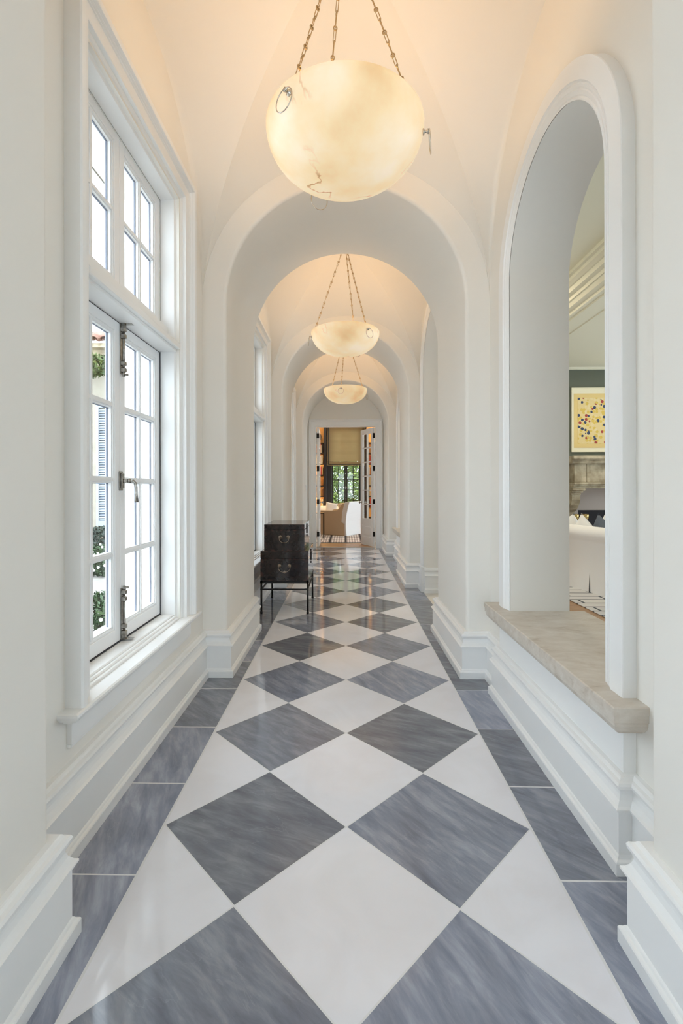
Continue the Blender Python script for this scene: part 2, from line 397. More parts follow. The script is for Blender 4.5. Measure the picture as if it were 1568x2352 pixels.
def lacquer():
    m = bpy.data.materials.new('worn_black_lacquer'); m.use_nodes = True; nt = m.node_tree; L = nt.links; b = nt.nodes['Principled BSDF']
    tc = nt.nodes.new('ShaderNodeTexCoord')
    n = nt.nodes.new('ShaderNodeTexNoise'); n.inputs['Scale'].default_value = 14; n.inputs['Detail'].default_value = 10; n.inputs['Roughness'].default_value = .7
    L.new(tc.outputs['Object'], n.inputs['Vector'])
    r = nt.nodes.new('ShaderNodeValToRGB'); e = r.color_ramp.elements
    e[0].position = .45; e[0].color = (.014,.011,.012,1); e[1].position = .80; e[1].color = (.045,.030,.027,1)
    L.new(n.outputs['Fac'], r.inputs['Fac'])
    # rubbed red ground near the edges: uses generated coordinates of the box
    sp = nt.nodes.new('ShaderNodeSeparateXYZ'); L.new(tc.outputs['Generated'], sp.inputs[0])
    def math(op, a, c=None):
        q = nt.nodes.new('ShaderNodeMath'); q.operation = op
        for i, v in enumerate((a, c)):
            if v is None: continue
            if isinstance(v, (int, float)): q.inputs[i].default_value = v
            else: L.new(v, q.inputs[i])
        return q.outputs[0]
    ex = math('ABSOLUTE', math('SUBTRACT', sp.outputs['X'], .5)); ez = math('ABSOLUTE', math('SUBTRACT', sp.outputs['Z'], .5))
    ed = math('MAXIMUM', ex, ez)
    mr = nt.nodes.new('ShaderNodeMapRange'); mr.inputs['From Min'].default_value = .42; mr.inputs['From Max'].default_value = .52; L.new(ed, mr.inputs['Value'])
    n2 = nt.nodes.new('ShaderNodeTexNoise'); n2.inputs['Scale'].default_value = 24; n2.inputs['Detail'].default_value = 8; L.new(tc.outputs['Object'], n2.inputs['Vector'])
    m2 = nt.nodes.new('ShaderNodeMapRange'); m2.inputs['From Min'].default_value = .48; m2.inputs['From Max'].default_value = .66; L.new(n2.outputs['Fac'], m2.inputs['Value'])
    f = math('MULTIPLY', mr.outputs[0], m2.outputs[0])
    mx = nt.nodes.new('ShaderNodeMix'); mx.data_type = 'RGBA'; L.new(f, mx.inputs['Factor']); L.new(r.outputs['Color'], mx.inputs['A']); mx.inputs['B'].default_value = (.13,.05,.038,1)
    L.new(mx.outputs['Result'], b.inputs['Base Color'])
    b.inputs['Roughness'].default_value = .07
    return m
ALAB = .43
M['floor'] = marble_floor(); M['blind'] = blind_mat(); M['rug'] = rug_mat(); M['srug'] = striped_rug_mat(); M['print'] = print_mat(); M['lacquer'] = lacquer()

# ------------------------------------------------------------------ dimensions
XW = .925; XP = .77; ZS = 2.40; PER = 2.765
P0 = 3.045; P1 = 3.982                     # second pier
BC = [2.1305 + PER*k for k in (-1, 0, 1, 2)]    # bay centres
HY = (P0 - (P1-PER))/2                      # half bay length
YB = P1 - 2*PER                             # end behind the camera (-1.548)
YE = 9.60

# ------------------------------------------------------------------ floor, walls, vaults
mb = MB(); mb.box(-1.0, 1.0, YB-.05, 9.74, -.08, 0); struct(mb.build('floor', M['floor']))

def arch_outline(e, n=40):
    r = XP + e
    pts = [(-r, 0), (-r, ZS)]
    for i in range(1, n): a = pi - pi*i/n; pts.append((r*cos(a), ZS + r*sin(a)))
    pts += [(r, ZS), (r, 0)]
    return pts
def pier_arch(y0, y1, idx, c=.022):
    seq = [(.55, y0), (c, y0)]
    for k in range(1, 5): a = pi/2*k/4; seq.append((c - c*sin(a), y0 + c - c*cos(a)))
    for k in range(0, 5): a = pi/2*k/4; seq.append((c - c*cos(a), y1 - c + c*sin(a)))
    seq.append((.55, y1))
    m_ = MB(); rows = [[(a, y, b) for a, b in arch_outline(e)] for e, y in seq]
    m_.loft(rows, False, True); m_.loft([rows[-1], rows[0]])
    o = m_.build('trim_%d' % idx, M['plaster'])
    # keep the flat fronts flat
    for p in o.data.polygons:
        if abs(p.normal.y) > .99: p.use_smooth = False
    md = o.modifiers.new('ES', 'EDGE_SPLIT'); md.split_angle = radians(40)
    return struct(o)
piers = [(P0+PER*k, (P1+PER*k) if k < 2 else YE) for k in (-2, -1, 0, 1, 2)]
piers[0] = (YB-.25, YB)
for i, (a, b) in enumerate(piers): pier_arch(a, b, i+1)

def vault():
    m_ = MB(); NT, NS = 26, 28
    C = lambda t: 1.33*max(0, 1-t**1.5)**.6
    def shape(s, sg, w):
        if sg <= 1e-6: return 0
        if sg >= w: return sg*sqrt(max(0, 1-s*s))
        R = (w*w+sg*sg)/(2*sg); return sqrt(max(0, R*R-(s*w)**2)) - (R-sg)
    for cy in BC:
        for axis in (0, 1):
            hu, hl = (HY, XW) if axis == 0 else (XW, HY)
            top = .925 if axis == 0 else 1.05
            for sg in (-1, 1):
                rows = []
                for i in range(NT+1):
                    q = i/NT; t = 1-(1-q)**2.0 if q < 1 else 1
                    t = max(t, 1e-4)
                    c = C(t); h = top + (1.33-top)*(1-t**1.5); w = t*hl; row = []
                    for j in range(NS+1):
                        s = -cos(pi*j/NS)
                        z = ZS + c + shape(s, h-c, w)
                        if axis == 0: row.append((s*w, cy+sg*t*hu, z))
                        else: row.append((sg*t*hu, cy+s*w, z))
                    rows.append(row)
                m_.loft(rows, False, True)
    return struct(m_.build('ceiling', M['plaster'], weld=False))
vault()

ZT = 3.95
WT = .34    # wall thickness of the left (outside) wall
WY0, WY1, WZ0, WZ1 = -.465, .465, .475, 2.806
mb = MB()
ys = YB-.3
WZ1 += .012
for cy in BC:
    a, b = cy+.014+WY0-.012, cy+.014+WY1+.012
    for x in (-XW, -XW-WT):
        mb.quad((x, ys, 0), (x, a, 0), (x, a, ZT), (x, ys, ZT))
        mb.quad((x, a, 0), (x, b, 0), (x, b, WZ0), (x, a, WZ0))
        mb.quad((x, a, WZ1), (x, b, WZ1), (x, b, ZT), (x, a, ZT))
    for y in (a, b): mb.quad((-XW, y, WZ0), (-XW-WT, y, WZ0), (-XW-WT, y, WZ1), (-XW, y, WZ1))
    for z in (WZ0, WZ1): mb.quad((-XW, a, z), (-XW-WT, a, z), (-XW-WT, b, z), (-XW, b, z))
    ys = b
WZ1 -= .012
for x in (-XW, -XW-WT): mb.quad((x, ys, 0), (x, 9.75, 0), (x, 9.75, ZT), (x, ys, ZT))
mb.quad((-XW-WT, YB-.3, ZT), (XW+.3, YB-.3, ZT), (XW+.3, 9.75, ZT), (-XW-WT, 9.75, ZT))
struct(mb.build('wall_left', M['plaster']))

# right wall: arched openings
OP = []   # centre, radius, spring z, bottom z
for i, cy in enumerate(BC):
    OP.append((cy, .585, 2.50, 0.0) if i == 2 else (cy, .475, 2.32, .46))
XR, XB = .925, 1.22
mb = MB(); ys = YB-.3; N = 36
for cy, r, zs, zb in OP:
    a, b = cy-r, cy+r
    arc = [(cy - r*cos(pi*i/N), zs + r*sin(pi*i/N)) for i in range(N+1)]
    for x in (XR, XB):
        mb.quad((x, ys, 0), (x, a, 0), (x, a, ZT), (x, ys, ZT))
        if zb > 0: mb.quad((x, a, 0), (x, b, 0), (x, b, zb), (x, a, zb))
        for i in range(N):
            mb.quad((x, arc[i][0], arc[i][1]), (x, arc[i+1][0], arc[i+1][1]), (x, arc[i+1][0], ZT), (x, arc[i][0], ZT))
    outl = [(a, zb)] + arc + [(b, zb)]
    ys = b
for x in (XR, XB): mb.quad((x, ys, 0), (x, 9.75, 0), (x, 9.75, ZT), (x, ys, ZT))
struct(mb.build('wall_right', M['plaster'], weld=False))
mb = MB()
for cy, r, zs, zb in OP:
    arc = [(cy - r*cos(pi*i/N), zs + r*sin(pi*i/N)) for i in range(N+1)]
    outl = [(cy-r, zb)] + arc + [(cy+r, zb)]
    mb.loft([[(XR-.026, p, q) for p, q in outl], [(XB, p, q) for p, q in outl]], False, True)
struct(mb.build('wall_right', M['plaster']))

# end wall with door opening
DX0, DX1, DZ = -.598, .606, 2.47
mb = MB()
for y in (YE, 9.75):
    mb.quad((-1.3, y, 0), (DX0, y, 0), (DX0, y, ZT), (-1.3, y, ZT)); mb.quad((DX1, y, 0), (1.3, y, 0), (1.3, y, ZT), (DX1, y, ZT))
    mb.quad((DX0, y, DZ), (DX1, y, DZ), (DX1, y, ZT), (DX0, y, ZT))
mb.quad((DX0, YE, 0), (DX0, 9.75, 0), (DX0, 9.75, DZ), (DX0, YE, DZ)); mb.quad((DX1, YE, 0), (DX1, 9.75, 0), (DX1, 9.75, DZ), (DX1, YE, DZ))
mb.quad((DX0, YE, DZ), (DX1, YE, DZ), (DX1, 9.75, DZ), (DX0, 9.75, DZ))
struct(mb.build('wall_end', M['plaster']))
mb = MB()
prof = [(0, 0), (0, -.018), (.015, -.022), (.02, -.018), (.09, -.018), (.10, -.024), (.112, -.040), (.138, -.040), (.142, -.034), (.142, 0)]
mb.sweep([(DX0, 0), (DX0, DZ), (DX1, DZ), (DX1, 0)], prof, lambda a, b, h: (a, YE+h, b), side=1)
struct(mb.build('trim_6', M['trim']))
mb = MB(); mb.box(DX0, DX1, 9.70, 9.80, -.005, .006, .002); struct(mb.build('trim_7', M['stone']))

# ------------------------------------------------------------------ baseboards
BP = [(-.03, .290), (.016, .290), (.020, .287), (.024, .280), (.034, .276), (.038, .268), (.036, .258), (.026, .250), (.024, .246),
      (.025, .236), (.030, .222), (.040, .208), (.048, .202), (.048, .196), (.036, .194), (.036, .056), (.040, .052), (.043, .046), (.050, .042), (.052, .038), (.052, 0), (-.03, 0)]
def base(path, name, side):
    m_ = MB(); m_.sweep(path, BP, XYZ, side=side); return struct(m_.build(name, M['trim']))
# left side
path = [(-XW, YB)]
for a, b in piers[1:]:
    path += [(-XW, a), (-XP, a), (-XP, b)] + ([(-XW, b)] if b < 9 else [])
base(path, 'baseboard_left', -1)
# right side, broken at the walk-through arch
PX = .885
def par(cy): return [(XW, cy-.602), (PX, cy-.602), (PX, cy+.612), (XW, cy+.612)]
path = [(XW, YB)] + par(BC[0]) + [(XW, piers[1][0]), (XP, piers[1][0]), (XP, piers[1][1]), (XW, piers[1][1])] + par(BC[1]) + \
       [(XW, piers[2][0]), (XP, piers[2][0]), (XP, piers[2][1]), (XW, piers[2][1]), (XW, BC[2]-.715)]
base(path, 'baseboard_right', 1)
path = [(XW, BC[2]+.715), (XW, piers[3][0]), (XP, piers[3][0]), (XP, piers[3][1]), (XW, piers[3][1])] + par(BC[3]) + [(XW, piers[4][0]), (XP, piers[4][0]), (XP, YE)]
base(path, 'baseboard_right', 1)
base([(XR-.02, BC[2]+.585), (XB+.01, BC[2]+.585)], 'baseboard_right', -1)
base([(XB+.01, BC[2]-.585), (XR-.02, BC[2]-.585)], 'baseboard_right', -1)

M['limestone_floor'] = mat('threshold_stone', (.62,.59,.54,1), .4, noise=(.56,.53,.48,1), ns=5)
mb = MB(); mb.box(.90, 2.0, BC[2]-.583, BC[2]+.583, -.04, .003); struct(mb.build('trim_30', M['limestone_floor']))
# parapets below the stone sills
k = 8
for i in (0, 1, 3):
    cy = BC[i]; mb = MB(); mb.box(PX, XW+.01, cy-.602, cy+.612, 0, .46); struct(mb.build('trim_%d' % k, M['trim'])); k += 1
# arch casings
AP = [(0, -.028), (.006, -.030), (.012, -.026), (.016, -.030), (.030, -.036), (.034, -.033), (.040, -.037), (.048, -.040), (.052, -.037), (.060, -.045), (.128, -.045), (.130, -.042), (.130, .0)]
def arch_path(cy, r, zs, zb, n=36):
    return [(cy-r, zb)] + [(cy - r*cos(pi*i/n), zs + r*sin(pi*i/n)) for i in range(n+1)] + [(cy+r, zb)]
for cy, r, zs, zb in OP:
    mb = MB(); mb.sweep(arch_path(cy, r, zs, .53 if zb else 0), AP, lambda a, b, h: (XR+h, a, b), side=1)
    if not zb:
        for s in (-1, 1):
            a, b = sorted((cy+s*(r-.002), cy+s*(r+.134))); mb.box(.872, XR+.004, a, b, 0, .30, .004)
    struct(mb.build('trim_%d' % k, M['trim'])); k += 1
# stone sills
SP = [(0, 0), (0, .0)]
def stone_sill(cy, label, grp=None):
    # front edge moulding swept round three sides: offset outwards, height
    prof = [(-.05, .530), (.066, .530), (.070, .527), (.070, .505), (.066, .503), (.066, .480), (.062, .476), (.062, .468), (.055, .452), (.045, .442), (.034, .438), (.034, .434), (-.05, .434)]
    m_ = MB()
    ya, yb = cy-.602, cy+.612
    m_.sweep([(XW+.02, ya), (PX, ya), (PX, yb), (XW+.02, yb)], prof, XYZ, side=1)
    m_.box(PX+.04, 1.30, cy-.473, cy+.473, .455, .5298)
    m_.box(PX+.04, XW+.004, ya+.04, yb-.04, .455, .5298)
    o = m_.build('stone_sill', M['stone'])
    return tag(o, label, 'sill', grp)
stone_sill(BC[1], 'travertine ledge of the nearest arched opening, beige with moulded front edge', 'travertine ledges')
stone_sill(BC[3], 'travertine ledge under the far arched opening, only its end showing past the pier', 'travertine ledges')
stone_sill(BC[0], 'travertine ledge under the arched opening beside the camera', 'travertine ledges')

# ------------------------------------------------------------------ left windows
CP = [(0, -.10), (0, -.025), (.004, -.022), (.010, -.020), (.016, -.010), (.028, .006), (.036, .010), (.040, .011), (.040, .028), (.044, .030), (.096, .030),
      (.098, .036), (.101, .036), (.103, .045), (.106, .045), (.108, .058), (.112, .060), (.134, .060), (.139, .054), (.139, 0)]
XS = -1.03          # sash face
def bolt_mesh(up):
    m_ = MB(); s = 1 if up else -1
    # local: x out of the sash, z along; origin at the bolt's end against frame
    m_.box(0, .004, -.010, .010, -.235*s if up else 0, 0 if up else .235, .001)
    m_.tube([(.014, 0, 0), (.014, 0, -.225*s)], .006, 10)
    for z in (-.03, -.06, -.185, -.215): m_.box(.002, .024, -.011, .011, z*s-.010, z*s+.010, .003)
    m_.tube([(.014, 0, -.222*s), (.014, 0, -.245*s)], .0075, 10)
    m_.tube([(.014, 0, -.238*s), (.034, 0, -.238*s)], .006, 8)
    m_.box(.0, .05, -.003, .025, -.002 if up else 0, .0 if up else .002)
    m_.box(.006, .022, -.009, .009, -.022 if up else .0, .0 if up else .022)
    return m_
def make_window(cy, n):
    root = struct(empty('window_%d' % n, (XS, cy, .475)))
    ox, oy, oz = XS, cy, .475
    F = lambda x, y, z: (x-ox, y-oy, z-oz)
    class W(MB):
        def b(self, x0, x1, y0, y1, z0, z1, bev=0): return self.box(x0-ox, x1-ox, y0-oy, y1-oy, z0-oz, z1-oz, bev)
    y0, y1 = cy+WY0, cy+WY1
    m_ = W(); m_.sweep([(y0, .475), (y0, WZ1), (y1, WZ1), (y1, .475)], CP, lambda a, b, h: F(-XW+h, a, b), side=1)
    m_.build('casing', M['trim'], root)
    # frame: jambs, head, sub sill with bead
    m_ = W()
    m_.b(-1.14, XS+.003, y0-.03, y0+.003, .475, WZ1); m_.b(-1.14, XS+.003, y1-.003, y1+.03, .475, WZ1); m_.b(-1.14, XS+.003, y0, y1, WZ1-.004, WZ1+.03)
    m_.b(-1.14, -.955, y0, y1, .46, .505, .004); m_.b(-.958, -.940, y0, y1, .46, .497, .004); m_.b(-.943, -.925, y0, y1, .46, .488, .003)
    m_.b(-1.26, -1.14, y0-.02, y1+.02, .44, .49)
    m_.build('window_frame', M['trim'], root)
    # transom
    m_ = W(); m_.b(-1.12, -.915, y0, y1, 1.975, 2.008, .004); m_.b(-1.12, -.935, y0, y1, 1.962, 1.977, .003); m_.b(-1.12, -.955, y0, y1, 2.006, 2.020, .003)
    m_.b(-1.12, -.985, y0, y1, 2.018, 2.10, .003); m_.build('transom', M['trim'], root)
    # stool and apron
    m_ = W()
    pr = [(-.06, .478), (.062, .478), (.069, .474), (.070, .466), (.066, .458), (.060, .452), (.056, .446), (.040, .440), (.032, .432), (.028, .428), (.0, .428), (-.06, .44)]
    m_.sweep([(-XW-.015, cy-.624), (-XW, cy-.624+.05), (-XW, cy+.664-.05), (-XW-.015, cy+.664)], [(0, .44)]*2, lambda a, b, h: F(a, b, h)) if False else None
    m_.sweep([(-.93, cy-.580), (-.927, cy-.580), (-.927, cy+.590), (-.93, cy+.590)], pr, lambda a, b, h: F(a, b, h), side=-1)
    m_.b(-.96, -.90, y0, y1, .44, .4778)
    m_.build('window_sill', M['trim'], root)
    m_ = W(); m_.b(-XW-.002, -.905, cy-.596, cy+.604, .352, .436, .003); m_.b(-XW-.002, -.910, cy-.594, cy+.602, .340, .354, .003)
    m_.build('apron', M['trim'], root)
    # sashes: upper pair fixed, lower pair casements
    def sash(a, b, z0, z1, rows, top, bot, st=.046):
        m_ = W(); d0 = XS-.045
        m_.b(d0, XS, a, a+st, z0, z1, .002); m_.b(d0, XS, b-st, b, z0, z1, .002)
        m_.b(d0, XS, a+st-.001, b-st+.001, z1-top, z1, .002); m_.b(d0, XS, a+st-.001, b-st+.001, z0, z0+bot, .002)
        ga, gb, gz0, gz1 = a+st, b-st, z0+bot, z1-top
        mid = (ga+gb)/2
        cols = [(ga, mid), (mid, gb)]; hs = (gz1-gz0)/rows
        m_.b(d0+.008, XS-.006, mid-.007, mid+.007, gz0, gz1); m_.b(d0+.0085, XS-.0118, mid-.014, mid+.014, gz0, gz1)
        for r in range(1, rows): m_.b(d0+.0075, XS-.0064, ga, gb, gz0+hs*r-.007, gz0+hs*r+.007); m_.b(d0+.0092, XS-.0124, ga, gb, gz0+hs*r-.014, gz0+hs*r+.014)
        # glazing bead round the lights (stepped)
        for w, x, e in ((.009, XS-.0050, 0), (.016, XS-.0110, .0012)):
            m_.b(d0+.0070+e, x, ga, ga+w, gz0, gz1); m_.b(d0+.0070+e, x, gb-w, gb, gz0, gz1); m_.b(d0+.0066+e, x-.0003, ga, gb, gz0, gz0+w); m_.b(d0+.0066+e, x-.0003, ga, gb, gz1-w, gz1)
        s = m_.build('sash', M['sash'], root)
        g = W(); g.b(XS-.029, XS-.025, ga, gb, gz0, gz1); g.build('pane', M['glass'], s)
        # outside spacer line of the sealed glazing
        q = W()
        for zz in [gz1] + [gz0+hs*r for r in range(1, rows)]: q.b(XS-.032, XS-.0245, ga+.016, gb-.016, zz-.0175, zz-.016)
        for yy in (gb-.017, mid-.016): q.b(XS-.032, XS-.0245, yy-.0015, yy, gz0+.017, gz1-.017)
        q.build('glazing_spacer', M['spacer'], s)
        return s
    for a, b in ((y0+.003, cy-.002), (cy+.002, y1-.003)):
        sash(a, b, .511, 1.958, 4, .046, .060)
        sash(a, b, 2.095, WZ1-.004, 2, .040, .048)
    g = W(); g.b(XS-.045, XS+.0035, y0, y1, .503, .5095); g.b(XS-.045, XS-.003, y0, y1, 1.958, 1.966); g.b(XS-.045, XS+.0035, y1-.006, y1-.0025, .511, 1.96); g.b(XS-.045, XS-.02, y0-.001, y0+.004, .511, 1.96)
    g.build('weather_seal', M['gap'], root)
    # bolts and lever handle
    bolt_mesh(True).build('top_bolt', M['nickel'], root, loc=F(XS, cy+.008, 1.962))
    bolt_mesh(False).build('bottom_bolt', M['nickel'], root, loc=F(XS, cy+.008, .512))
    h = MB(); h.box(0, .006, -.018, .014, -.045, .045, .002); h.box(.004, .014, -.010, .012, -.035, .035, .003)
    h.lathe([(.0, .010), (.010, .010), (.010, .022), (.0075, .026), (.0075, .034), (.011, .036), (.011, .044), (.006, .048), (0, .048)], (0, .004, 0), 14, 'x')
    h.tube([(.042, .004, 0), (.056, .006, .0), (.064, .010, -.010), (.066, .014, -.03), (.066, .016, -.06), (.066, .018, -.098)], [.006, .007, .007, .0065, .0075, .0095], 10)
    h.build('lever_handle', M['nickel'], root, loc=F(XS, cy+.002, 1.238))
    return root
for i, cy in enumerate(BC): make_window(cy+.014, (4, 1, 2, 3)[i])

# glazed door at the end behind the camera
mb = MB(); yb = YB-.30
mb.box(-1.3, -.55, yb, yb+.1, 0, ZT); mb.box(.55, 1.3, yb, yb+.1, 0, ZT); mb.box(-.55, .55, yb, yb+.1, 2.3, ZT); struct(mb.build('wall_front', M['plaster']))
root = struct(empty('door_3', (0, yb+.05, 0))); mb = MB()
for x in (-.52, 0, .52): mb.box(x-.03, x+.03, -.03, .03, 0, 2.3)
for z in (.03, .6, 1.15, 1.7, 2.27): mb.box(-.55, .55, -.03, .03, z-.025, z+.025)
mb.build('frame', M['sash'], root)
mb = MB(); mb.box(-.55, .55, -.004, .004, 0, 2.3); mb.build('pane', M['glass'], root)

# ------------------------------------------------------------------ pendant lamps
LAMPS = [(BC[1], 231, 3.1, 'nearest alabaster bowl pendant on three chains, huge at the top of the hall'),
         (BC[2], 309, 8.4, 'middle alabaster bowl pendant, hanging between the first and second arches ahead'),
         (BC[3], 259, 5.7, 'smallest and farthest alabaster bowl pendant, above the study doorway')]
RZ, BR = 2.812, .352
def chain_mesh(p, q):
    m_ = MB(); p = Vector(p); q = Vector(q); d = q-p; Ln = d.length; d.normalize()
    side = d.cross(Vector((0, 0, 1))).normalized(); nrm = d.cross(side)
    pitch = .0545; n = int(Ln/pitch); pitch = Ln/n
    for i in range(n):
        c0 = p + d*pitch*i
        a, b = (side, nrm) if i % 2 == 0 else (nrm, side)
        # long link
        hl, hw = .0215, .0055; pts = []
        cm = c0 + d*(pitch*.5)
        for k in range(4): an = pi/2 + pi*k/3; pts.append(cm - d*hl + (a*sin(an) + d*cos(an))*hw*1.0 if False else cm + d*(-hl + hw*cos(pi/2+pi*k/3)) + a*(hw*sin(pi/2+pi*k/3)))
        for k in range(4): pts.append(cm + d*(hl + hw*cos(-pi/2+pi*k/3)) + a*(hw*sin(-pi/2+pi*k/3)))
        m_.tube(pts, .0020, 6, closed=True)
        # round link between
        m_.tube([c0 + (d*cos(2*pi*k/10) + b*sin(2*pi*k/10))*.0085 for k in range(10)], .0030, 6, closed=True)
    return m_
for cy, ang, seed, label in LAMPS:
    root = tag(empty('pendant_lamp', (0, cy, RZ)), label, 'lamp', 'alabaster pendants along the hall')
    dep = .226; prof = []
    for i in range(21):
        a = pi/2*i/20; prof.append((BR*sin(a)**.84 if i else 0, -dep*cos(a)))
    inner = [(r*.945, z*.93 if i else z*.93) for i, (r, z) in enumerate(prof)][::-1]
    mb = MB(); mb.lathe(prof + [(BR-.004, .004), (BR*.955, .004)] + inner[0:], (0, 0, 0), 72)
    mb.build('bowl', alabaster(seed, radians(ang)), root)
    for k in range(3):
        a = radians(ang + 120*k); u = Vector((cos(a), sin(a), 0)); t = Vector((-sin(a), cos(a), 0))
        zk = -.052; rk = .345
        kn = MB(); c0 = u*rk + Vector((0, 0, zk)); 
        kn.tube([c0, c0+u*.006, c0+u*.008, c0+u*.018, c0+u*.020, c0+u*.029], [.013, .013, .006, .006, .009, .007], 14)
        kn.tube([c0+u*.023+t*-.010, c0+u*.023+t*.010], .005, 8)
        knob = kn.build('rosette', M['bright_nickel'], root)
        rg = MB(); rc = c0 + u*.027 + Vector((0, 0, -.046))
        rg.tube([rc + t*(.044*cos(2*pi*j/32)) + Vector((0, 0, .047*sin(2*pi*j/32))) + u*(.004*(1-sin(2*pi*j/32))) for j in range(32)], .0022, 7, closed=True)
        rg.build('ring_pull', M['bright_nickel'], knob)
        chain_mesh(u*.328 + Vector((0, 0, -.02)), u*.030 + Vector((0, 0, 3.655-RZ))).build('chain', M['brass_chain'], root)
    cp = MB(); cp.lathe([(0, 3.735-RZ), (.075, 3.735-RZ), (.075, 3.715-RZ), (.045, 3.69-RZ), (.034, 3.665-RZ), (.034, 3.648-RZ), (0, 3.645-RZ)], (0, 0, 0), 28)
    cp.build('canopy', M['brass_chain'], root)

# ------------------------------------------------------------------ chests on an iron stand
CX = -.589
st = tag(empty('iron_stand', (CX, 4.87, 0)), 'black iron stand with four slim legs under the two stacked chests', 'stand')
hw, y0_, y1_ = .233, -.34, .34
fr = MB()
for z in (.304, .236):
    h_ = .010 if z > .3 else .006
    for y in (y0_+.01, y1_-.01): fr.box(-hw, hw, y-h_, y+h_, z-h_, z+h_)
    for x in (-hw+.01, hw-.01): fr.box(x-h_, x+h_, y0_, y1_, z-h_, z+h_)
fr.build('rail_frame', M['iron'], st)
for x in (-hw+.01, hw-.01):
    for y in (y0_+.01, y1_-.01):
        l = MB(); l.tube([(x, y, .30), (x, y, .018)], .0095, 12); l.lathe([(0, 0), (.010, 0), (.013, .006), (.013, .016), (.010, .022), (.0095, .026)], (x, y, 0), 14); l.build('leg', M['iron'], st)
def chest(w, d, h, seam, label, loc, post, drop, plate):
    root = tag(empty('lacquered_chest', loc), label, 'chest', 'stacked lacquered chests')
    b_ = MB(); b_.box(-w/2, w/2, -d/2, d/2, 0, seam-.0006, .003); b_.build('body', M['lacquer'], root)
    l_ = MB(); l_.box(-w/2+.0004, w/2-.0004, -d/2+.0004, d/2-.0004, seam+.0006, h, .003); l_.build('lid', M['lacquer'], root)
    # bail handle on the two ends
    for s in (-1, 1):
        hz = seam - .068; y = s*d/2
        hd = empty('handle', (0, 0, 0)); hd.parent = root
        for px in (-post, post):
            hb = MB(); hb.lathe([(0, s*.000), (.017, s*.000), (.017, s*.004), (.012, s*.006), (.010, s*.012), (.006, s*.018), (0, s*.019)], (px, y, hz), 18, 'y')
            hb.build('rosette', M['old_brass'], hd)
        bl = MB(); pts = [(-post-.006, y+s*.014, hz+.006)]
        for k in range(15): a = pi*k/14; pts.append((-(post+.010)*cos(a), y+s*.016, hz-.010-drop*sin(a)))
        pts.append((post+.006, y+s*.014, hz+.006)); bl.tube(pts, .0026, 8); bl.build('bail', M['old_brass'], hd)
        if plate:
            pl = MB(); pl.lathe([(0, 0), (.017, 0), (.016, s*.004), (.006, s*.007), (0, s*.007)], (0, y, hz-.010-drop), 18, 'y'); pl.build('strike_plate', M['nickel'], hd)
    # lock plate with hasp on both long faces
    for s in (-1, 1):
        lk = MB(); x = s*w/2
        lk.lathe([(0, 0), (.042, 0), (.040, s*.003), (0, s*.004)], (x, 0, seam-.02), 24, 'x')
        lk.box(min(x, x+s*.008), max(x, x+s*.008), -.014, .014, seam-.055, seam+.030, .002)
        for z in ((h-seam)*.62, -.045, -.08): lk.lathe([(0, 0), (.013, 0), (.012, s*.006), (0, s*.007)], (x, 0, seam+z), 14, 'x')
        lk.build('lock_plate', M['iron'], root)
        for z in (0, 1):
            for y in (-d/2+.02, d/2-.02):
                pass
    return root
chest(.463, .672, .288, .215, 'lower lacquered chest, wider and black, resting on the iron stand', (CX, 4.87, .315), .047, .050, True)
chest(.390, .590, .256, .203, 'upper lacquered chest, smaller with rubbed reddish edges, on top of the stack', (CX-.002, 4.835, .604), .037, .045, False)

# ------------------------------------------------------------------ small hall fittings
v = MB(); v.box(-.14, .14, -.055, .055, 0, .003)
vr_ = tag(empty('floor_vent', (-.62, 9.30, 0.0)), 'dark metal floor vent grille by the left of the study doorway', 'vent')
v.build('frame', M['iron'], vr_)
s_ = MB()
for i in range(14): s_.box(-.125+i*.0185, -.117+i*.0185, -.042, .042, .003, .006)
s_.build('grille', M['nickel'], vr_)
for sx, lb in ((-1, 'white double light switch plate on the left pier beside the study doorway'), (1, 'white light switch plate on the right pier beside the study doorway')):
    r_ = tag(empty('switch_plate', (sx*XP, 9.15, 1.22)), lb, 'switch')
    a = MB(); a.box(min(0, -sx*.006), max(0, -sx*.006), -.035, .035, -.06, .06, .002); a.build('plate', M['trim'], r_)
    a = MB()
    for z in (-.028, .028): a.box(min(-sx*.006, -sx*.010), max(-sx*.006, -sx*.010), -.012, .012, z-.018, z+.018, .001)
    a.build('rocker', M['sash'], r_)

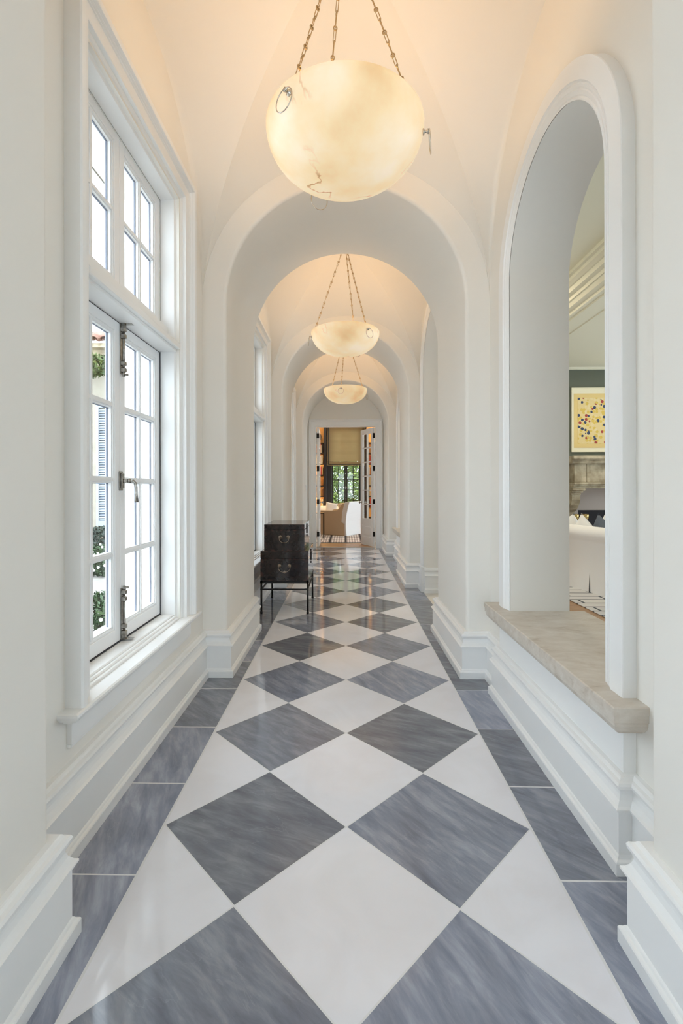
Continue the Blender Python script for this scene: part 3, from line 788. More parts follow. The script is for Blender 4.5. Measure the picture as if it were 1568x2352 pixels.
# ------------------------------------------------------------------ french doors of the study
def door_leaf(idx, hinge, ang, hs):
    """leaf lies along local +x from the hinge, thickness along y"""
    W_, H_, T_ = .592, 2.455, .045
    root = struct(empty('door_%d' % idx, (hinge[0], hinge[1], .012), ang))
    m_ = MB(); st = .085; zb, zt = .565, H_-.10
    m_.box(0, st, 0, T_, 0, H_, .002); m_.box(W_-st, W_, 0, T_, 0, H_, .002); m_.box(st, W_-st, 0, T_, 0, .17); m_.box(st, W_-st, 0, T_, zb-.13, zb); m_.box(st, W_-st, 0, T_, zt, H_)
    m_.box(st, W_-st, .012, T_-.012, .17, zb-.13); m_.box(st+.04, W_-st-.04, .004, T_-.004, .21, zb-.17, .006)
    mid = W_/2; m_.box(mid-.014, mid+.014, .0056, T_-.0056, zb, zt)
    for r in range(1, 6): z = zb+(zt-zb)*r/6; m_.box(st, W_-st, .006, T_-.006, z-.012, z+.012)
    m_.build('panel', M['trim'], root)
    g = MB(); g.box(st, W_-st, T_/2-.002, T_/2+.002, zb, zt); g.build('pane', M['glass'], root)
    for z in (.21, .88, 1.56, 2.24):
        h = MB(); h.box(-.012, .030, -.003 if hs < 0 else T_-.001, .001 if hs < 0 else T_+.003, z, z+.10); h.box(-.014, -.001, -.004, T_+.004, z, z+.10); h.build('hinge', M['iron'], root)
    kb = MB()
    for s, y in ((-1, 0), (1, T_)): kb.lathe([(0, 0), (.022, 0), (.022, s*.005), (.008, s*.008), (.008, s*.035), (.024, s*.042), (.026, s*.052), (.018, s*.062), (0, s*.064)], (W_-.045, y, .90), 16, 'y')
    kb.build('knob', M['nickel'], root)
    return root
door_leaf(1, (DX1-.004, 9.765), radians(180-67), -1)
door_leaf(2, (DX0+.052, 9.765), radians(90.5), 1)

# ------------------------------------------------------------------ study beyond
SX0, SX1, SY1, SZ = -2.4, 2.4, 14.75, 3.55
mb = MB(); mb.box(SX0, SX1, 9.74, SY1+.5, -.08, 0); struct(mb.build('floor', M['wood']))
mb = MB(); mb.box(SX0, SX1, 9.76, SY1+.5, SZ, SZ+.05); struct(mb.build('ceiling', M['cream_ceiling']))
mb = MB(); mb.box(SX0-.1, SX0, 9.75, SY1+.5, 0, SZ); struct(mb.build('wall_left', M['study_wall']))
mb = MB(); mb.box(SX1, SX1+.1, 9.75, 10.3, 0, SZ); mb.box(SX1, SX1+.1, 12.9, SY1+.5, 0, SZ); mb.box(SX1, SX1+.1, 10.3, 12.9, 0, .5); mb.box(SX1, SX1+.1, 10.3, 12.9, 2.7, SZ); struct(mb.build('wall_right', M['study_wall']))
r_ = struct(empty('window_12', (SX1+.05, 11.6, .5))); mb = MB()
for a in (-1.28, -.64, 0, .64, 1.28): mb.box(-.03, .03, a-.02, a+.02, 0, 2.2)
for z in (.02, .75, 1.45, 2.18): mb.box(-.03, .03, -1.3, 1.3, z-.02, z+.02)
mb.build('window_frame', M['black_brown'], r_); mb = MB(); mb.box(-.003, .003, -1.3, 1.3, 0, 2.2); mb.build('pane', M['glass'], r_)
mb = MB(); mb.box(SX0, -1.24, 9.752, 9.80, 0, SZ); mb.box(1.24, SX1, 9.752, 9.80, 0, SZ); struct(mb.build('wall_front', M['study_wall']))
# window wall: bay of dark wood between bookcases
wx0, wx1 = -.44, .46; YW = 14.75
mb = MB(); mb.box(SX0, wx0-.14, YW, YW+.2, 0, SZ); mb.box(wx1+.14, SX1, YW, YW+.2, 0, SZ); mb.box(wx0-.14, wx1+.14, YW, YW+.2, 0, .42); mb.box(wx0-.14, wx1+.14, YW, YW+.2, 3.15, SZ)
struct(mb.build('wall_back', M['black_brown']))
root = struct(empty('window_6', (0, YW, 0)))
mb = MB(); mb.box(wx0-.16, wx0-.005, -.06, .16, .40, 3.5, .004); mb.box(wx1+.005, wx1+.16, -.06, .16, .40, 3.5, .004); mb.box(wx0-.1, wx1+.1, -.06, .16, 3.12, 3.5); mb.box(wx0-.16, wx1+.16, -.12, .16, .38, .44)
mb.build('window_frame', M['black_brown'], root)
cxw = (wx0+wx1)/2
for a, b in ((wx0, cxw-.003), (cxw+.003, wx1)):
    mb = MB(); s_ = .048
    mb.box(a, a+s_, 0, .05, .44, 3.12); mb.box(b-s_, b, 0, .05, .44, 3.12); mb.box(a, b, 0, .05, .44, .52); mb.box(a, b, 0, .05, 3.06, 3.12)
    mid = (a+b)/2; mb.box(mid-.011, mid+.011, .01, .04, .5, 3.07)
    for r in range(1, 8): z = .54+.315*r; mb.box(a+.04, b-.04, .01, .04, z-.010, z+.010)
    s1 = mb.build('sash', M['black_brown'], root)
    mb = MB(); mb.box(a+s_, b-s_, .022, .026, .5, 3.07); mb.build('pane', M['glass'], s1)
mb = MB(); mb.box(cxw-.02, cxw+.015, -.012, 0, 1.20, 1.28, .003); mb.tube([(cxw+.0, -.01, 1.25), (cxw, -.04, 1.25), (cxw+.05, -.045, 1.235)], .006, 8); mb.build('lever_handle', M['nickel'], root)
# roman blind
root = tag(empty('roman_blind', (.0, YW-.12, 3.30)), 'beige linen roman blind with dark border, half lowered over the study window', 'blind')
mb = MB(); bx0, bx1 = -.575, .60
rows = []
for i in range(28):
    t = i/27; z = -.02 - t*1.22; y = .004*sin(t*3.14*14)
    rows.append([(bx0, y, z), (bx1, y, z)])
mb.loft(rows, False, True)
for j in range(4):
    z = -1.245 - j*.028; pts = [(0, 0), (-.02, -.012), (-.026, -.03), (-.018, -.040), (0, -.044)]
    mb.loft([[(x, p[0]-.004*j, z+p[1]) for p in pts] for x in (bx0, bx1)], False, True)
mb.build('shade_cloth', M['blind'], root)
mb = MB(); mb.box(bx0+.045, bx0+.07, -.066, -.040, -1.35, -.02); mb.box(bx1-.07, bx1-.045, -.046, -.040, -1.40, -.02); mb.box(bx0+.045, bx1-.045, -.066, -.050, -1.35, -1.325)
mb.build('border_tape', M['black_brown'], root)
# bookcases
def bookcase(x0, x1, label, zs_):
    root = tag(empty('bookcase', ((x0+x1)/2, YW-.16, 0)), label, 'bookcase'); w = (x1-x0)/2
    m_ = MB(); m_.box(-w, -w+.04, -.16, .15, 0, 3.45); m_.box(w-.08, w, -.16, .15, 0, 3.45); m_.box(-w, w, -.16, .15, 3.38, 3.45); m_.build('carcass', M['black_brown'], root)
    m_ = MB(); m_.box(-w+.04, w-.06, .13, .15, 0, 3.4); m_.build('back_panel', M['case_back'], root)
    for z in zs_: m_ = MB(); m_.box(-w+.03, w-.05, -.155, .135, z-.025, z); m_.build('shelf', M['black_brown'], root)
    return root
ZSH = [.34, .66, .98, 1.31, 1.64, 1.97, 2.31, 2.62]
bookcase(-1.62, -.585, 'dark wood bookcase glowing warm inside, left of the study window', ZSH)
bookcase(.60, 1.60, 'dark wood bookcase glowing warm inside, right of the study window', ZSH)
bcols = {'red': (.45,.04,.03,1), 'tan': (.55,.36,.16,1), 'cream': (.72,.62,.42,1), 'orange': (.62,.22,.05,1), 'brown': (.16,.07,.03,1), 'black': (.03,.025,.025,1), 'white': (.75,.72,.66,1)}
for c_, v_ in bcols.items(): M['book_'+c_] = mat('book_'+c_, v_, .7)
ORD = ['lowest', 'second', 'third', 'fourth', 'fifth', 'sixth', 'seventh']
bk_mesh = {}
NTH = 'first second third fourth fifth sixth seventh eighth ninth tenth eleventh twelfth thirteenth fourteenth fifteenth sixteenth seventeenth eighteenth nineteenth twentieth twenty-first twenty-second twenty-third twenty-fourth twenty-fifth twenty-sixth twenty-seventh twenty-eighth twenty-ninth thirtieth thirty-first'.split()
def book(x, z, w, h, d, colr, side, shelf, nth):
    root = tag(empty('book', (x, YW-.30, z)), '%s spined book, %s from the left on the %s shelf of the %s study bookcase' % (colr, NTH[nth], ORD[shelf], side), 'book', 'books in the %s study bookcase' % side)
    m_ = MB(); m_.box(0, w, 0, d, 0, h, .002); cv = m_.build('cover', M['book_'+colr], root)
    return root
rb = random.Random(3)
for side, xa, xb in (('left', -.93, -.675), ('right', .66, 1.30)):
    for si in range(1, 7):
        if side == 'left' and si in (4,): pass
        x = xa; nth = 0
        while x < xb-.03:
            w = rb.uniform(.022, .048); h = rb.uniform(.20, .275)
            colr = rb.choice(['tan', 'cream', 'orange', 'brown', 'tan', 'white', 'cream', 'red', 'black'] if side == 'left' else ['orange', 'red', 'brown', 'tan', 'cream', 'black', 'orange', 'white'])
            if rb.random() < .90: book(x, ZSH[si], w-.002, h, rb.uniform(.15, .20), colr, side, si, nth); nth += 1
            x += w
pl = MB(); pl.lathe([(0, 0), (.10, .0), (.16, -.02), (.165, -.022), (.16, -.014), (.10, .008), (0, .008)], (0, 0, 0), 32, 'y')
tag(pl.build('round_platter', M['black_brown'], loc=(-.895, YW-.22, 2.80)), 'dark round platter standing on the top shelf of the left study bookcase', 'plate')
# rug
mb = MB(); mb.box(-1.7, 1.15, 10.53, 14.3, 0, .012, .003); rg_ = tag(mb.build('grid_rug', M['rug']), 'brown and white grid patterned rug on the study floor', 'rug')
mb = MB(); mb.box(-1.7, 1.15, 10.50, 10.56, 0, .0135); mb.box(1.12, 1.18, 10.5, 14.3, 0, .0134); mb.build('border', M['black_brown'], rg_)
# armchair with slip cover, seen from the side and back
root = tag(empty('armchair', (.0, 12.40, .012), radians(-32)), 'slipcovered armchair with white cloth over its tall back, on the grid rug', 'armchair')
side_poly = [(-.62, 0), (-.62, .58), (-.60, .62), (-.55, .635), (-.10, .635), (-.02, .66), (.06, .74), (.12, .81), (.17, .83), (.25, .83), (.22, .55), (.20, .30), (.215, .0)]
for y in (-.36, .28):
    m_ = MB(); m_.extrude(side_poly, lambda a, b, h: (a, h, b), y, y+.08); m_.build('arm', M['beige_cloth'], root, bevel=.012)
m_ = MB(); m_.box(-.62, .16, -.28, .28, 0, .34); m_.build('base', M['beige_cloth'], root, bevel=.01)
m_ = MB(); m_.box(-.60, .08, -.275, .275, .34, .48, .03); m_.build('seat_cushion', M['beige_cloth'], root, bevel=.02)
back = [(.10, .34), (.14, .60), (.20, .84), (.30, .85), (.265, .55), (.25, .40), (.27, .0), (.215, 0), (.20, .34)]
m_ = MB()
outer = [(.26, .0), (.235, .18), (.235, .36), (.26, .55), (.30, .72), (.345, .86), (.33, .875), (.20, .845), (.12, .60), (.10, .34), (.19, .30), (.20, .0)]
m_.extrude(outer, lambda a, b, h: (a, h, b), -.37, .37); m_.build('back_cover', M['white_cloth'], root, bevel=.012)

def pillow(name, mt, loc, rot, s=(.45, .16, .45), label=None, grp=None, parent=None):
    m_ = MB(); n = 12; rows = []
    for sgn in (1, -1):
        rows = []
        for i in range(n+1):
            row = []
            for j in range(n+1):
                u = -1+2*i/n; w = -1+2*j/n
                t = ((1-u*u)*(1-w*w))**.42
                px = u*(1-.06*(1-w*w)); pz = w*(1-.06*(1-u*u))
                row.append((px*s[0]/2, sgn*t*s[1]/2, pz*s[2]/2))
            rows.append(row)
        m_.loft(rows, False, True)
    o = m_.build(name, mt, parent, loc=loc, rot=rot)
    if label: tag(o, label, 'pillow', grp)
    return o
# sofa seen beyond the armchair
def settee(loc, rz, label):
    r_ = tag(empty('settee', loc, rz), label, 'sofa')
    m_ = MB(); m_.box(-.8, .8, -.4, .4, .02, .40, .03); m_.build('base', M['white_cloth'], r_, bevel=.01)
    m_ = MB(); m_.box(-.8, .8, .22, .42, .38, .68, .08); m_.build('back', M['white_cloth'], r_, bevel=.03)
    for s in (-1, 1): m_ = MB(); m_.box(s*.72-.09, s*.72+.09, -.4, .4, .38, .60, .06); m_.build('arm', M['white_cloth'], r_, bevel=.03)
    m_ = MB(); m_.box(-.62, .62, -.38, .22, .40, .52, .04); m_.build('seat_cushion', M['white_cloth'], r_, bevel=.02)
settee((-.35, 13.85, .012), 0, 'pale settee below the study window behind the armchair')
pillow('throw_pillow', M['white_cloth'], (-.42, 13.80, .66), (radians(14), radians(10), 0), (.34, .12, .30), label='cream throw pillow on the study settee, tilted')
pillow('throw_pillow', M['beige_cloth'], (-.05, 13.80, .66), (radians(12), radians(-8), 0), (.34, .12, .30), label='tan throw pillow on the study settee beside the cream one')
# console beside door
root = tag(empty('side_table', (-.72, 11.55, .012)), 'slim dark metal side table left of the armchair', 'table')
mb = MB(); mb.box(-.28, .18, -.2, .2, .60, .615); mb.build('tabletop', M['glass'], root)
mb = MB()
for a, b in ((-.2, -.2), (.2, -.2)): mb.box(-.29, .19, b-.008, b+.008, .598, .616)
mb.box(.176, .192, -.2, .2, .598, .616); mb.box(-.29, -.274, -.2, .2, .598, .616); mb.build('rim', M['iron'], root)
for x in (-.282, .184):
    for y in (-.195, .195): m_ = MB(); m_.box(x-.007, x+.007, y-.007, y+.007, 0, .6); m_.build('leg', M['iron'], root)

# ------------------------------------------------------------------ living room on the right
LX1, LY0, LY1, LZ = 7.2, -1.6, 9.0, 3.72
mb = MB(); mb.box(.98, LX1, LY0, LY1, -.08, -.001); struct(mb.build('floor', M['wood']))
mb = MB(); mb.box(XB, LX1, LY0, LY1, LZ, LZ+.06)
bp_ = [(2.60, 3.74), (2.60, 3.68), (2.64, 3.68), (2.65, 3.65), (2.70, 3.63), (2.72, 3.63), (2.74, 3.59), (2.80, 3.585), (2.82, 3.555), (2.84, 3.555), (2.88, 3.52), (2.95, 3.51), (2.97, 3.49), (3.04, 3.49), (3.05, 3.475), (3.07, 3.475), (3.08, 3.485), (3.30, 3.485), (3.31, 3.475), (3.33, 3.475), (3.34, 3.485), (6.3, 3.485), (6.3, 3.74)]
mb.extrude(bp_, lambda a, b, h: (a, h, b), LY0, LY1)
struct(mb.build('ceiling', M['cream_ceiling']))
mb = MB(); mb.box(XB, LX1, LY1, LY1+.1, 0, LZ); struct(mb.build('wall_back', M['green_wall']))
mb = MB(); mb.box(XB, LX1, LY0-.1, LY0, 0, LZ); struct(mb.build('wall_front', M['green_wall']))
mb = MB()   # right wall with tall windows
yy = LY0
for y in (.2, 2.6, 5.0, 7.0):
    mb.box(LX1, LX1+.2, yy, y, 0, LZ); mb.box(LX1, LX1+.2, y, y+1.4, 0, .5); mb.box(LX1, LX1+.2, y, y+1.4, 3.0, LZ); yy = y+1.4
mb.box(LX1, LX1+.2, yy, LY1+.1, 0, LZ); struct(mb.build('wall_right', M['green_wall']))
for j, y in enumerate((.2, 2.6, 5.0, 7.0)):
    r_ = struct(empty('window_%d' % (7+j), (LX1+.1, y+.7, .5))); mb = MB()
    for a in (-.68, 0, .68): mb.box(-.03, .03, a-.02, a+.02, 0, 2.5)
    for z in (.02, .8, 1.6, 2.48): mb.box(-.03, .03, -.7, .7, z-.02, z+.02)
    mb.build('window_frame', M['sash'], r_); mb = MB(); mb.box(-.003, .003, -.7, .7, 0, 2.5); mb.build('pane', M['glass'], r_)
# cornice along the fireplace wall
mb = MB(); cpz = [(0, 3.44), (.015, 3.44), (.02, 3.47), (.03, 3.50), (.05, 3.55), (.09, 3.60), (.13, 3.64), (.14, 3.68), (.17, 3.70), (.17, 3.74), (0, 3.74)]
mb.extrude(cpz, lambda a, b, h: (h, LY1-a, b), XB, LX1); struct(mb.build('trim_20', M['cream_ceiling']))
mb = MB(); mb.box(2.40, 6.4, 1.2, 8.0, 0, .010, .003); tag(mb.build('striped_rug', M['srug']), 'pale rug with dark fretted stripes on the living room floor', 'rug')
# fireplace
root = tag(empty('stone_fireplace', (5.3, LY1, 0)), 'old carved limestone fireplace on the green living room wall', 'fireplace')
mb = MB()
shelf = [(-.0, 1.64), (-.60, 1.64), (-.62, 1.67), (-.60, 1.69), (-.66, 1.72), (-.66, 1.775), (0, 1.775)]
mb.extrude(shelf, lambda a, b, h: (h, a, b), -1.32, 1.32); mb.build('mantel_shelf', M['limestone'], root, bevel=.006)
mb = MB(); mb.box(-1.25, -1.035, -.54, 0, 1.31, 1.64, .006); mb.box(-1.03, 1.03, -.54, 0, 1.31, 1.64, .006); mb.box(1.035, 1.25, -.54, 0, 1.31, 1.64, .006); mb.build('frieze', M['limestone'], root)
mb = MB()
for a, z0, z1 in ((.60, 1.27, 1.31), (.57, 1.235, 1.27), (.54, 1.20, 1.235)): mb.box(-1.28+.0, 1.28, -a, 0, z0, z1, .008)
mb.build('architrave', M['limestone'], root)
for s in (-1, 1):
    mb = MB(); x = s*1.17
    for i, (a, z0, z1) in enumerate(((.56, 1.16, 1.20), (.52, 1.125, 1.16), (.48, 1.09, 1.125))): mb.box(x-.11+.02*i*0, x+.11-.02*i, -a, 0, z0, z1, .006)
    sc = [(0, 1.09), (-.46, 1.09), (-.47, 1.0), (-.42, .90), (-.34, .82), (-.25, .77), (-.20, .70), (-.22, .55), (-.20, .35), (-.24, .0), (0, 0)]
    mb.extrude(sc, lambda a, b, h: (h, a, b), x-.09, x+.06); mb.build('corbel', M['limestone'], root, bevel=.01)
mb = MB(); mb.box(-1.05, 1.05, -.12, 0, .80, 1.21); mb.box(-1.06, -.98, -.12, 0, 0, .81); mb.box(.98, 1.06, -.12, 0, 0, .81); mb.build('hearth_surround', M['pink_plaster'], root)
mb = MB(); mb.box(-.98, .98, -.10, -.02, 0, .80); mb.build('firebox', M['soot'], root)
mb = MB(); mb.box(-1.4, 1.4, -.75, 0, 0, .06, .01); mb.build('hearth_slab', M['limestone'], root)
for j, (x, lb) in enumerate(((4.05, 'tall brass andiron post in the fireplace, left of two'), (4.22, 'tall brass andiron post in the fireplace, right of two'))):
    mb = MB(); mb.lathe([(0, .0), (.07, 0), (.07, .02), (.03, .04), (.03, .12), (.045, .14), (.045, .60), (.055, .62), (.058, .68), (.05, .69), (0, .69)], (0, 0, 0), 20)
    tag(mb.build('andiron', M['brass'], loc=(x, 8.42, .06)), lb, 'andiron', 'brass andirons')
# framed print
root = tag(empty('framed_print', (4.945, LY1-.002, 2.49)), 'large framed yellow print with dark and red flecks above the stone mantel', 'picture')
mb = MB(); w, h = .70, .605
mb.sweep([(-w, -h), (-w, h), (w, h), (w, -h)], [(0, 0), (0, -.035), (-.018, -.035), (-.022, -.028), (-.022, 0)], lambda a, b, q: (a, q, b), closed=True, side=1); mb.build('frame', M['picture_frame'], root)
mb = MB(); mb.box(-w+.015, w-.015, -.012, -.004, -h+.015, h-.015); mb.build('mount', M['picture_frame'], root)
mb = MB(); mb.box(-w+.05, w-.05, -.016, -.011, -h+.08, h-.11); mb.build('paper', M['picture_mat'], root)
mb = MB(); mb.box(-w+.12, w-.12, -.019, -.0155, -h+.16, h-.19); mb.build('print', M['print'], root)
# sofa
root = tag(empty('white_sofa', (2.79, 5.5, .010), radians(12.6)), 'white slipcovered sofa seen from behind through the nearest arched opening', 'sofa')
poly = [(0, .0), (0, .20), (.0, .57), (-.02, .60), (-.045, .64), (-.05, .68), (-.03, .72), (.01, .745), (.07, .75), (.13, .735), (.18, .68), (.20, .42), (.22, .36), (.22, 0)]
mb = MB(); mb.extrude(poly, lambda a, b, h: (a, h, b), -1.2, 1.2, True); o = mb.build('backrest', M['white_cloth'], root)
o.modifiers.new('ES', 'EDGE_SPLIT').split_angle = radians(45)
mb = MB(); mb.box(.2, .95, -1.18, 1.18, .01, .24, .02); mb.build('base', M['white_cloth'], root)
for s in (-1, 0, 1): mb = MB(); mb.box(.2, .93, s*.66-.32, s*.66+.32, .24, .34, .04); mb.build('seat_cushion', M['white_cloth'], root, bevel=.03)
for s in (-1, 1): mb = MB(); mb.box(.0, .95, s*1.10-.12, s*1.10+.12, .01, .60, .08); mb.build('arm', M['white_cloth'], root, bevel=.04)
# kick pleat: two overlapping skirt panels leaving a dark slit
mb = MB(); mb.add([(-.006, -.03, .0), (-.006, -.012, .0), (-.004, -.021, .22)], [[0, 1, 2]]); mb.build('kick_pleat', M['gap'], root)
mb = MB(); mb.box(-.010, .0, -1.2, -.028, .0, .24, .003); mb.box(-.010, .0, -.014, 1.2, .0, .24, .003) 
pr = [(-.45, .80), (-.15, .80), (.18, .80), (.5, .80)]
c12, s12 = cos(radians(12.6)), sin(radians(12.6))
def sof(x, y, z): return (2.79 + x*c12 - y*s12, 5.5 + x*s12 + y*c12, z)
PIL = [(.37, .50, 44, 'white_cloth', 'white throw pillow with the highest peak above the sofa back'), (.37, -.16, 40, 'white_cloth', 'white throw pillow at the near end of the sofa back'),
       (.50, .34, 50, 'grey_cloth', 'grey velvet throw pillow on the white sofa between white ones'), (.50, .92, 22, 'white_cloth', 'white throw pillow lying lower, at the far part of the sofa back'),
       (.66, .42, 47, 'white_cloth', 'white throw pillow peeking from behind the grey velvet one')]
for x, y, a, mt, lb in PIL:
    ob = pillow('throw_pillow', M[mt], (0, 0, 0), (0, 0, 0), (.40, .13, .40), lb, 'pillows on the white sofa')
    ob.matrix_world = Matrix.Translation(sof(x, y, .615)) @ Matrix.Rotation(radians(102.6), 4, 'Z') @ Matrix.Rotation(radians(-12), 4, 'X') @ Matrix.Rotation(radians(a), 4, 'Y')

# ------------------------------------------------------------------ outside the left windows
mb = MB(); mb.box(-14, -1.27, -6, 20, -.16, -.10); o = tag(mb.build('floor', M['gravel']), kind='structure')
mb = MB(); mb.box(-1.86, -1.26, -3, 9.8, 3.62, 3.70); mb.box(-1.90, -1.84, -3, 9.8, 3.61, 3.80); struct(mb.build('trim_21', mat('soffit_paint', (.17,.16,.14,1), .9)))
for j, cy in enumerate((P0+.35, P0+.35+PER, P0+.35+2*PER)):
    mb = MB(); mb.box(-1.66, -1.25, cy, cy+.5, -.1, 3.62, .01); struct(mb.build('trim_%d' % (22+j), M['cream_stucco']))
# house wing across the court
root = tag(empty('house_wing', (-4.6, 9.0, -.1)), 'cream stucco house wing with tiled eave seen through the nearest window', 'house')
mb = MB(); mb.box(-3.0, .62, 0, .3, 0, 4.0); mb.build('wall', M['cream_stucco'], root)
mb = MB(); mb.box(-3.0, .72, -.45, .3, 3.90, 3.98); mb.box(-.55, .72, -.28, 0, 3.62, 3.9); mb.build('eave', M['black_brown'] if False else M['limestone'], root)
rt = MB()
for i in range(18):
    x = -2.9+i*.21; rows = []
    for y in (-.55, .6):
        rows.append([(x+.10*cos(pi*k/8)*-1, y, 4.0+(y+.55)*.4+.08*sin(pi*k/8)) for k in range(9)])
    rt.loft(rows, False, True)
    rows = []
    for y in (-.52, .6): rows.append([(x+.105+.06*-cos(pi*k/8), y, 4.0+(y+.55)*.4-.035*sin(pi*k/8)+.02) for k in range(9)])
    rt.loft(rows, False, True)
o = rt.build('roof', M['terracotta'], root); o.modifiers.new('So', 'SOLIDIFY').thickness = .015
sh = MB(); sx0, sx1, sz0, sz1 = -.16, .30, .60, 2.95
sh.box(sx0, sx0+.05, -.06, -.01, sz0, sz1); sh.box(sx1-.05, sx1, -.06, -.01, sz0, sz1); sh.box(sx0+.05, sx1-.05, -.058, -.012, sz0, sz0+.10); sh.box(sx0+.05, sx1-.05, -.058, -.012, sz1-.08, sz1)
n_ = 46
for i in range(n_):
    z = sz0+.11+(sz1-sz0-.2)*i/n_
    sh.add([(sx0+.05, -.055, z), (sx1-.05, -.055, z), (sx1-.05, -.015, z+.036), (sx0+.05, -.015, z+.036), (sx0+.05, -.050, z-.006), (sx1-.05, -.050, z-.006), (sx1-.05, -.010, z+.030), (sx0+.05, -.010, z+.030)], [[0,1,2,3],[4,5,6,7],[0,1,5,4],[2,3,7,6]])
s_ = sh.build('shutter', M['shutter'], root)
hk = MB(); hk.tube([(.10+.03*cos(a)*(1-a/12), -.07, .54+.03*sin(a)*(1-a/12)) for a in [x*.5 for x in range(12)]], .006, 6); hk.tube([(.10, -.06, .60), (.11, -.07, .50), (.16, -.07, .44)], .006, 6); hk.build('shutter_dog', M['iron'], root)
mb = MB(); mb.box(-5.5, -2.2, 15.5, 15.8, -.1, 3.2)
def foliage(name, loc, rad, n, mt, label, size=.05, flowers=0, cat='shrub', seed=1):
    r_ = tag(empty(name, loc), label, cat); q = random.Random(seed); m_ = MB(); fl = MB()
    for i in range(n):
        d = Vector((q.gauss(0, 1), q.gauss(0, 1), q.gauss(0, 1))).normalized(); rr = q.uniform(.55, 1)**.5
        p = Vector((d.x*rad[0]*rr, d.y*rad[1]*rr, d.z*rad[2]*rr))
        a = Vector((q.gauss(0, 1), q.gauss(0, 1), q.gauss(0, 1))).normalized(); b = a.orthogonal().normalized(); s = size*q.uniform(.6, 1.3)
        nn = a.cross(b)
        m_.add([p-a*s, p+b*s*.35+nn*s*.12, p+a*s, p-b*s*.35+nn*s*.12], [[0, 1, 2], [0, 2, 3]])
    f = m_.build('foliage', mt, r_, weld=False)
    if flowers:
        for i in range(flowers):
            d = Vector((q.gauss(0, 1), -abs(q.gauss(0, 1)), q.gauss(0, 1))).normalized()
            p = Vector((d.x*rad[0]*1.02, d.y*rad[1]*1.02, d.z*rad[2]*1.02))
            for k in range(5):
                a = 2*pi*k/5; fl.add([p, p+Vector((cos(a), -.2, sin(a)))*size*.55, p+Vector((cos(a+.9), -.2, sin(a+.9)))*size*.55], [[0, 1, 2]])
        tag(fl.build('blossoms', M['petal'], r_, weld=False), kind='stuff')
    st = MB(); st.tube([(0, 0, -rad[2]), (.02, 0, 0)], [.02, .008], 6); st.build('stem', M['black_brown'], r_)
    return r_
foliage('clipped_hedge', (-4.15, 8.45, .22), (.75, .28, .34), 3500, M['leaf_dark'], 'dark green hedge below the louvred shutter outside', .045, 0, 'hedge', 2)
foliage('flowering_hedge', (-3.85, 7.75, .08), (.75, .30, .22), 2600, M['leaf'], 'green hedge with white blossoms, in front of the dark one outside', .04, 90, 'hedge', 3)
foliage('flowering_shrub', (-3.55, 7.1, .06), (.65, .25, .18), 2000, M['leaf'], 'low leafy shrub at the edge of the pale court outside', .04, 60, 'shrub', 4)
foliage('leafy_bush', (-2.30, 4.55, .03), (.36, .32, .17), 2200, M['leaf'], 'leafy bush close outside the nearest window, seen in its bottom pane', .035, 25, 'shrub', 5)
foliage('climbing_ivy', (-4.50, 8.30, 3.40), (.40, .10, .20), 700, M['leaf_bright'], 'bright green creeper hanging under the tiled eave outside', .06, 0, 'vine', 6)
# garden behind the study window
foliage('garden_tree', (-.3, 18.2, 1.6), (2.1, .7, 2.2), 11000, M['garden_leaf'], 'sunlit leafy tree outside the study window', .10, 0, 'tree', 8)
foliage('garden_tree', (.7, 20.4, 1.2), (2.4, .7, 2.4), 9000, M['garden_leaf'], 'darker leafy tree standing behind the sunlit one outside the study window', .12, 0, 'tree', 9)
mb = MB(); mb.box(-6, 6, 15.3, 26, -.16, -.10); tag(mb.build('lawn', M['leaf']), 'green lawn outside the study window', 'lawn')

# ------------------------------------------------------------------ light
W = bpy.data.worlds.new('World'); SC.world = W; W.use_nodes = True
bg = W.node_tree.nodes['Background']; bg.inputs['Color'].default_value = (.80,.895,1,1); bg.inputs['Strength'].default_value = 6.8
def portal(loc, rot, sx, sy):
    l = bpy.data.lights.new('sky_portal', 'AREA'); l.shape = 'RECTANGLE'; l.size = sx; l.size_y = sy; l.cycles.is_portal = True
    o = bpy.data.objects.new('sky_portal', l); COL.objects.link(o); o.location = loc; o.rotation_euler = rot
for cy in BC: portal((-XW-WT-.02, cy, 1.64), (0, radians(-90), 0), 2.34, .94)
portal((0, YB-.4, 1.15), (radians(90), 0, 0), 1.1, 2.3)
for y in (.2, 2.6, 5.0, 7.0): portal((LX1+.25, y+.7, 1.75), (0, radians(90), 0), 2.5, 1.4)
portal((cxw, YW+.25, 1.8), (radians(-90), 0, 0), .9, 2.6)
portal((SX1+.15, 11.6, 1.6), (0, radians(90), 0), 2.2, 2.6)
def light(name, kind, loc, e, col, size=.1, rot=(0, 0, 0)):
    l = bpy.data.lights.new(name, kind); l.energy = e; l.color = col
    if kind == 'AREA': l.size = size
    elif kind == 'POINT': l.shadow_soft_size = size
    else: l.angle = size
    o = bpy.data.objects.new(name, l); COL.objects.link(o); o.location = loc; o.rotation_euler = rot; return o
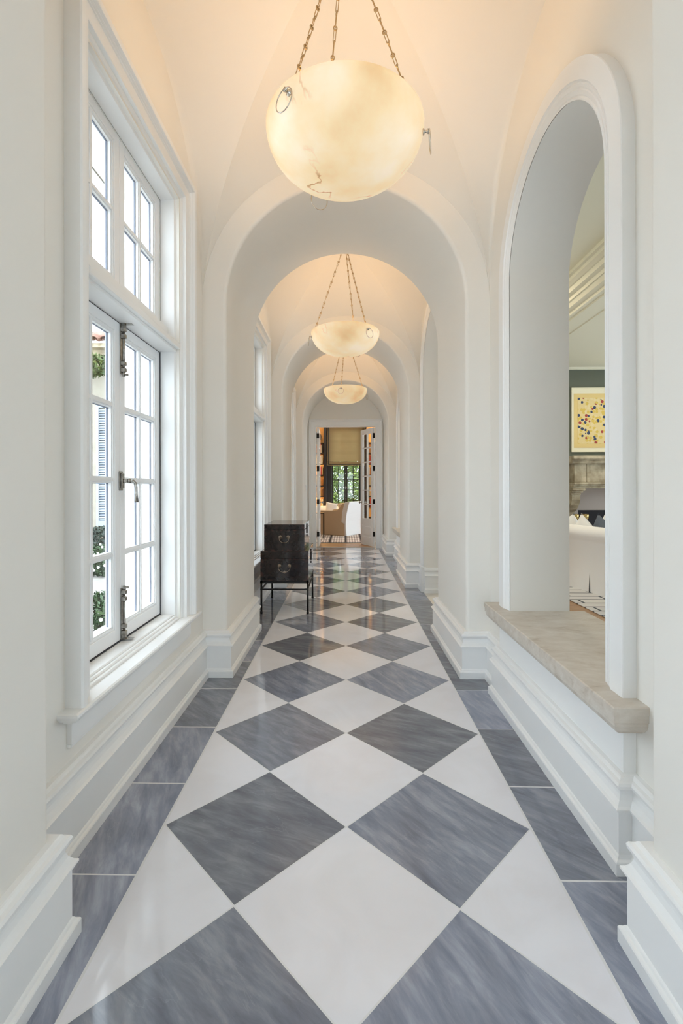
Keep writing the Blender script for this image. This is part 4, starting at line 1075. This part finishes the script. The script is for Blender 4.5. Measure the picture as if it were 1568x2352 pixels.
for cy in BC[1:]:
    light('lamp_bulb', 'POINT', (0, cy, RZ-.05), 7.2, (1, .68, .38), .10)
light('sunlight', 'SUN', (-5, 5, 9), 2.0, (1, .95, .86), radians(2), (radians(32), 0, radians(-28)))
for x in (-1.05, 1.08):
    for z in (.9, 1.9, 2.8): light('bookcase_light', 'POINT', (x, YW-.34, z), 15, (1, .60, .25), .05)
for nm, x, y, z, e in (('living_fill_light', 2.0, 6.1, 3.715, 34), ('living_fill_light', 4.6, 7.4, 3.48, 22), ('study_fill_light', -.9, 12.2, 3.545, 30)):  # unseen fill lamps added to brighten the living room and study
    light(nm, 'AREA', (x, y, z-.006), e, (1, .86, .66), .16)
    mb = MB(); mb.lathe([(.085, -.005), (.085, 0), (.125, 0), (.125, -.006), (.085, -.010)], (x, y, z), 28); struct(mb.build('trim_40', M['trim']))  # made-up ring added round each fill lamp
for x in (-.95, .96):      # strip lights under the bookcase shelves
    for z in ZSH[1:] + [3.37]:
        l = light('shelf_light', 'AREA', (x, YW-.27, z-.03), 2.6, (1, .60, .26), .5); l.data.shape = 'RECTANGLE'; l.data.size_y = .015

# ------------------------------------------------------------------ camera
cam = bpy.data.cameras.new('Camera'); co = bpy.data.objects.new('Camera', cam); COL.objects.link(co)
cam.sensor_fit = 'VERTICAL'; cam.sensor_height = 36; cam.sensor_width = 24
cam.lens = 1086.65/2352*36
cam.shift_x = (784-772.33)/2352; cam.shift_y = -(1176-1123.56)/2352
cam.clip_start = .02
co.matrix_world = Matrix.Translation((0, 0, 1.198)) @ Matrix.Rotation(.019346, 4, 'Z') @ Matrix.Rotation(pi/2, 4, 'X') @ Matrix.Rotation(-.0021967, 4, 'Z')
SC.camera = co
SC.view_settings.view_transform = 'Standard'; SC.view_settings.look = 'None'; SC.view_settings.gamma = 1
SC.view_settings.use_curve_mapping = False
SC.view_settings.exposure = 0.12
SC.cycles.max_bounces = 16; SC.cycles.diffuse_bounces = 10; SC.cycles.transparent_max_bounces = 24
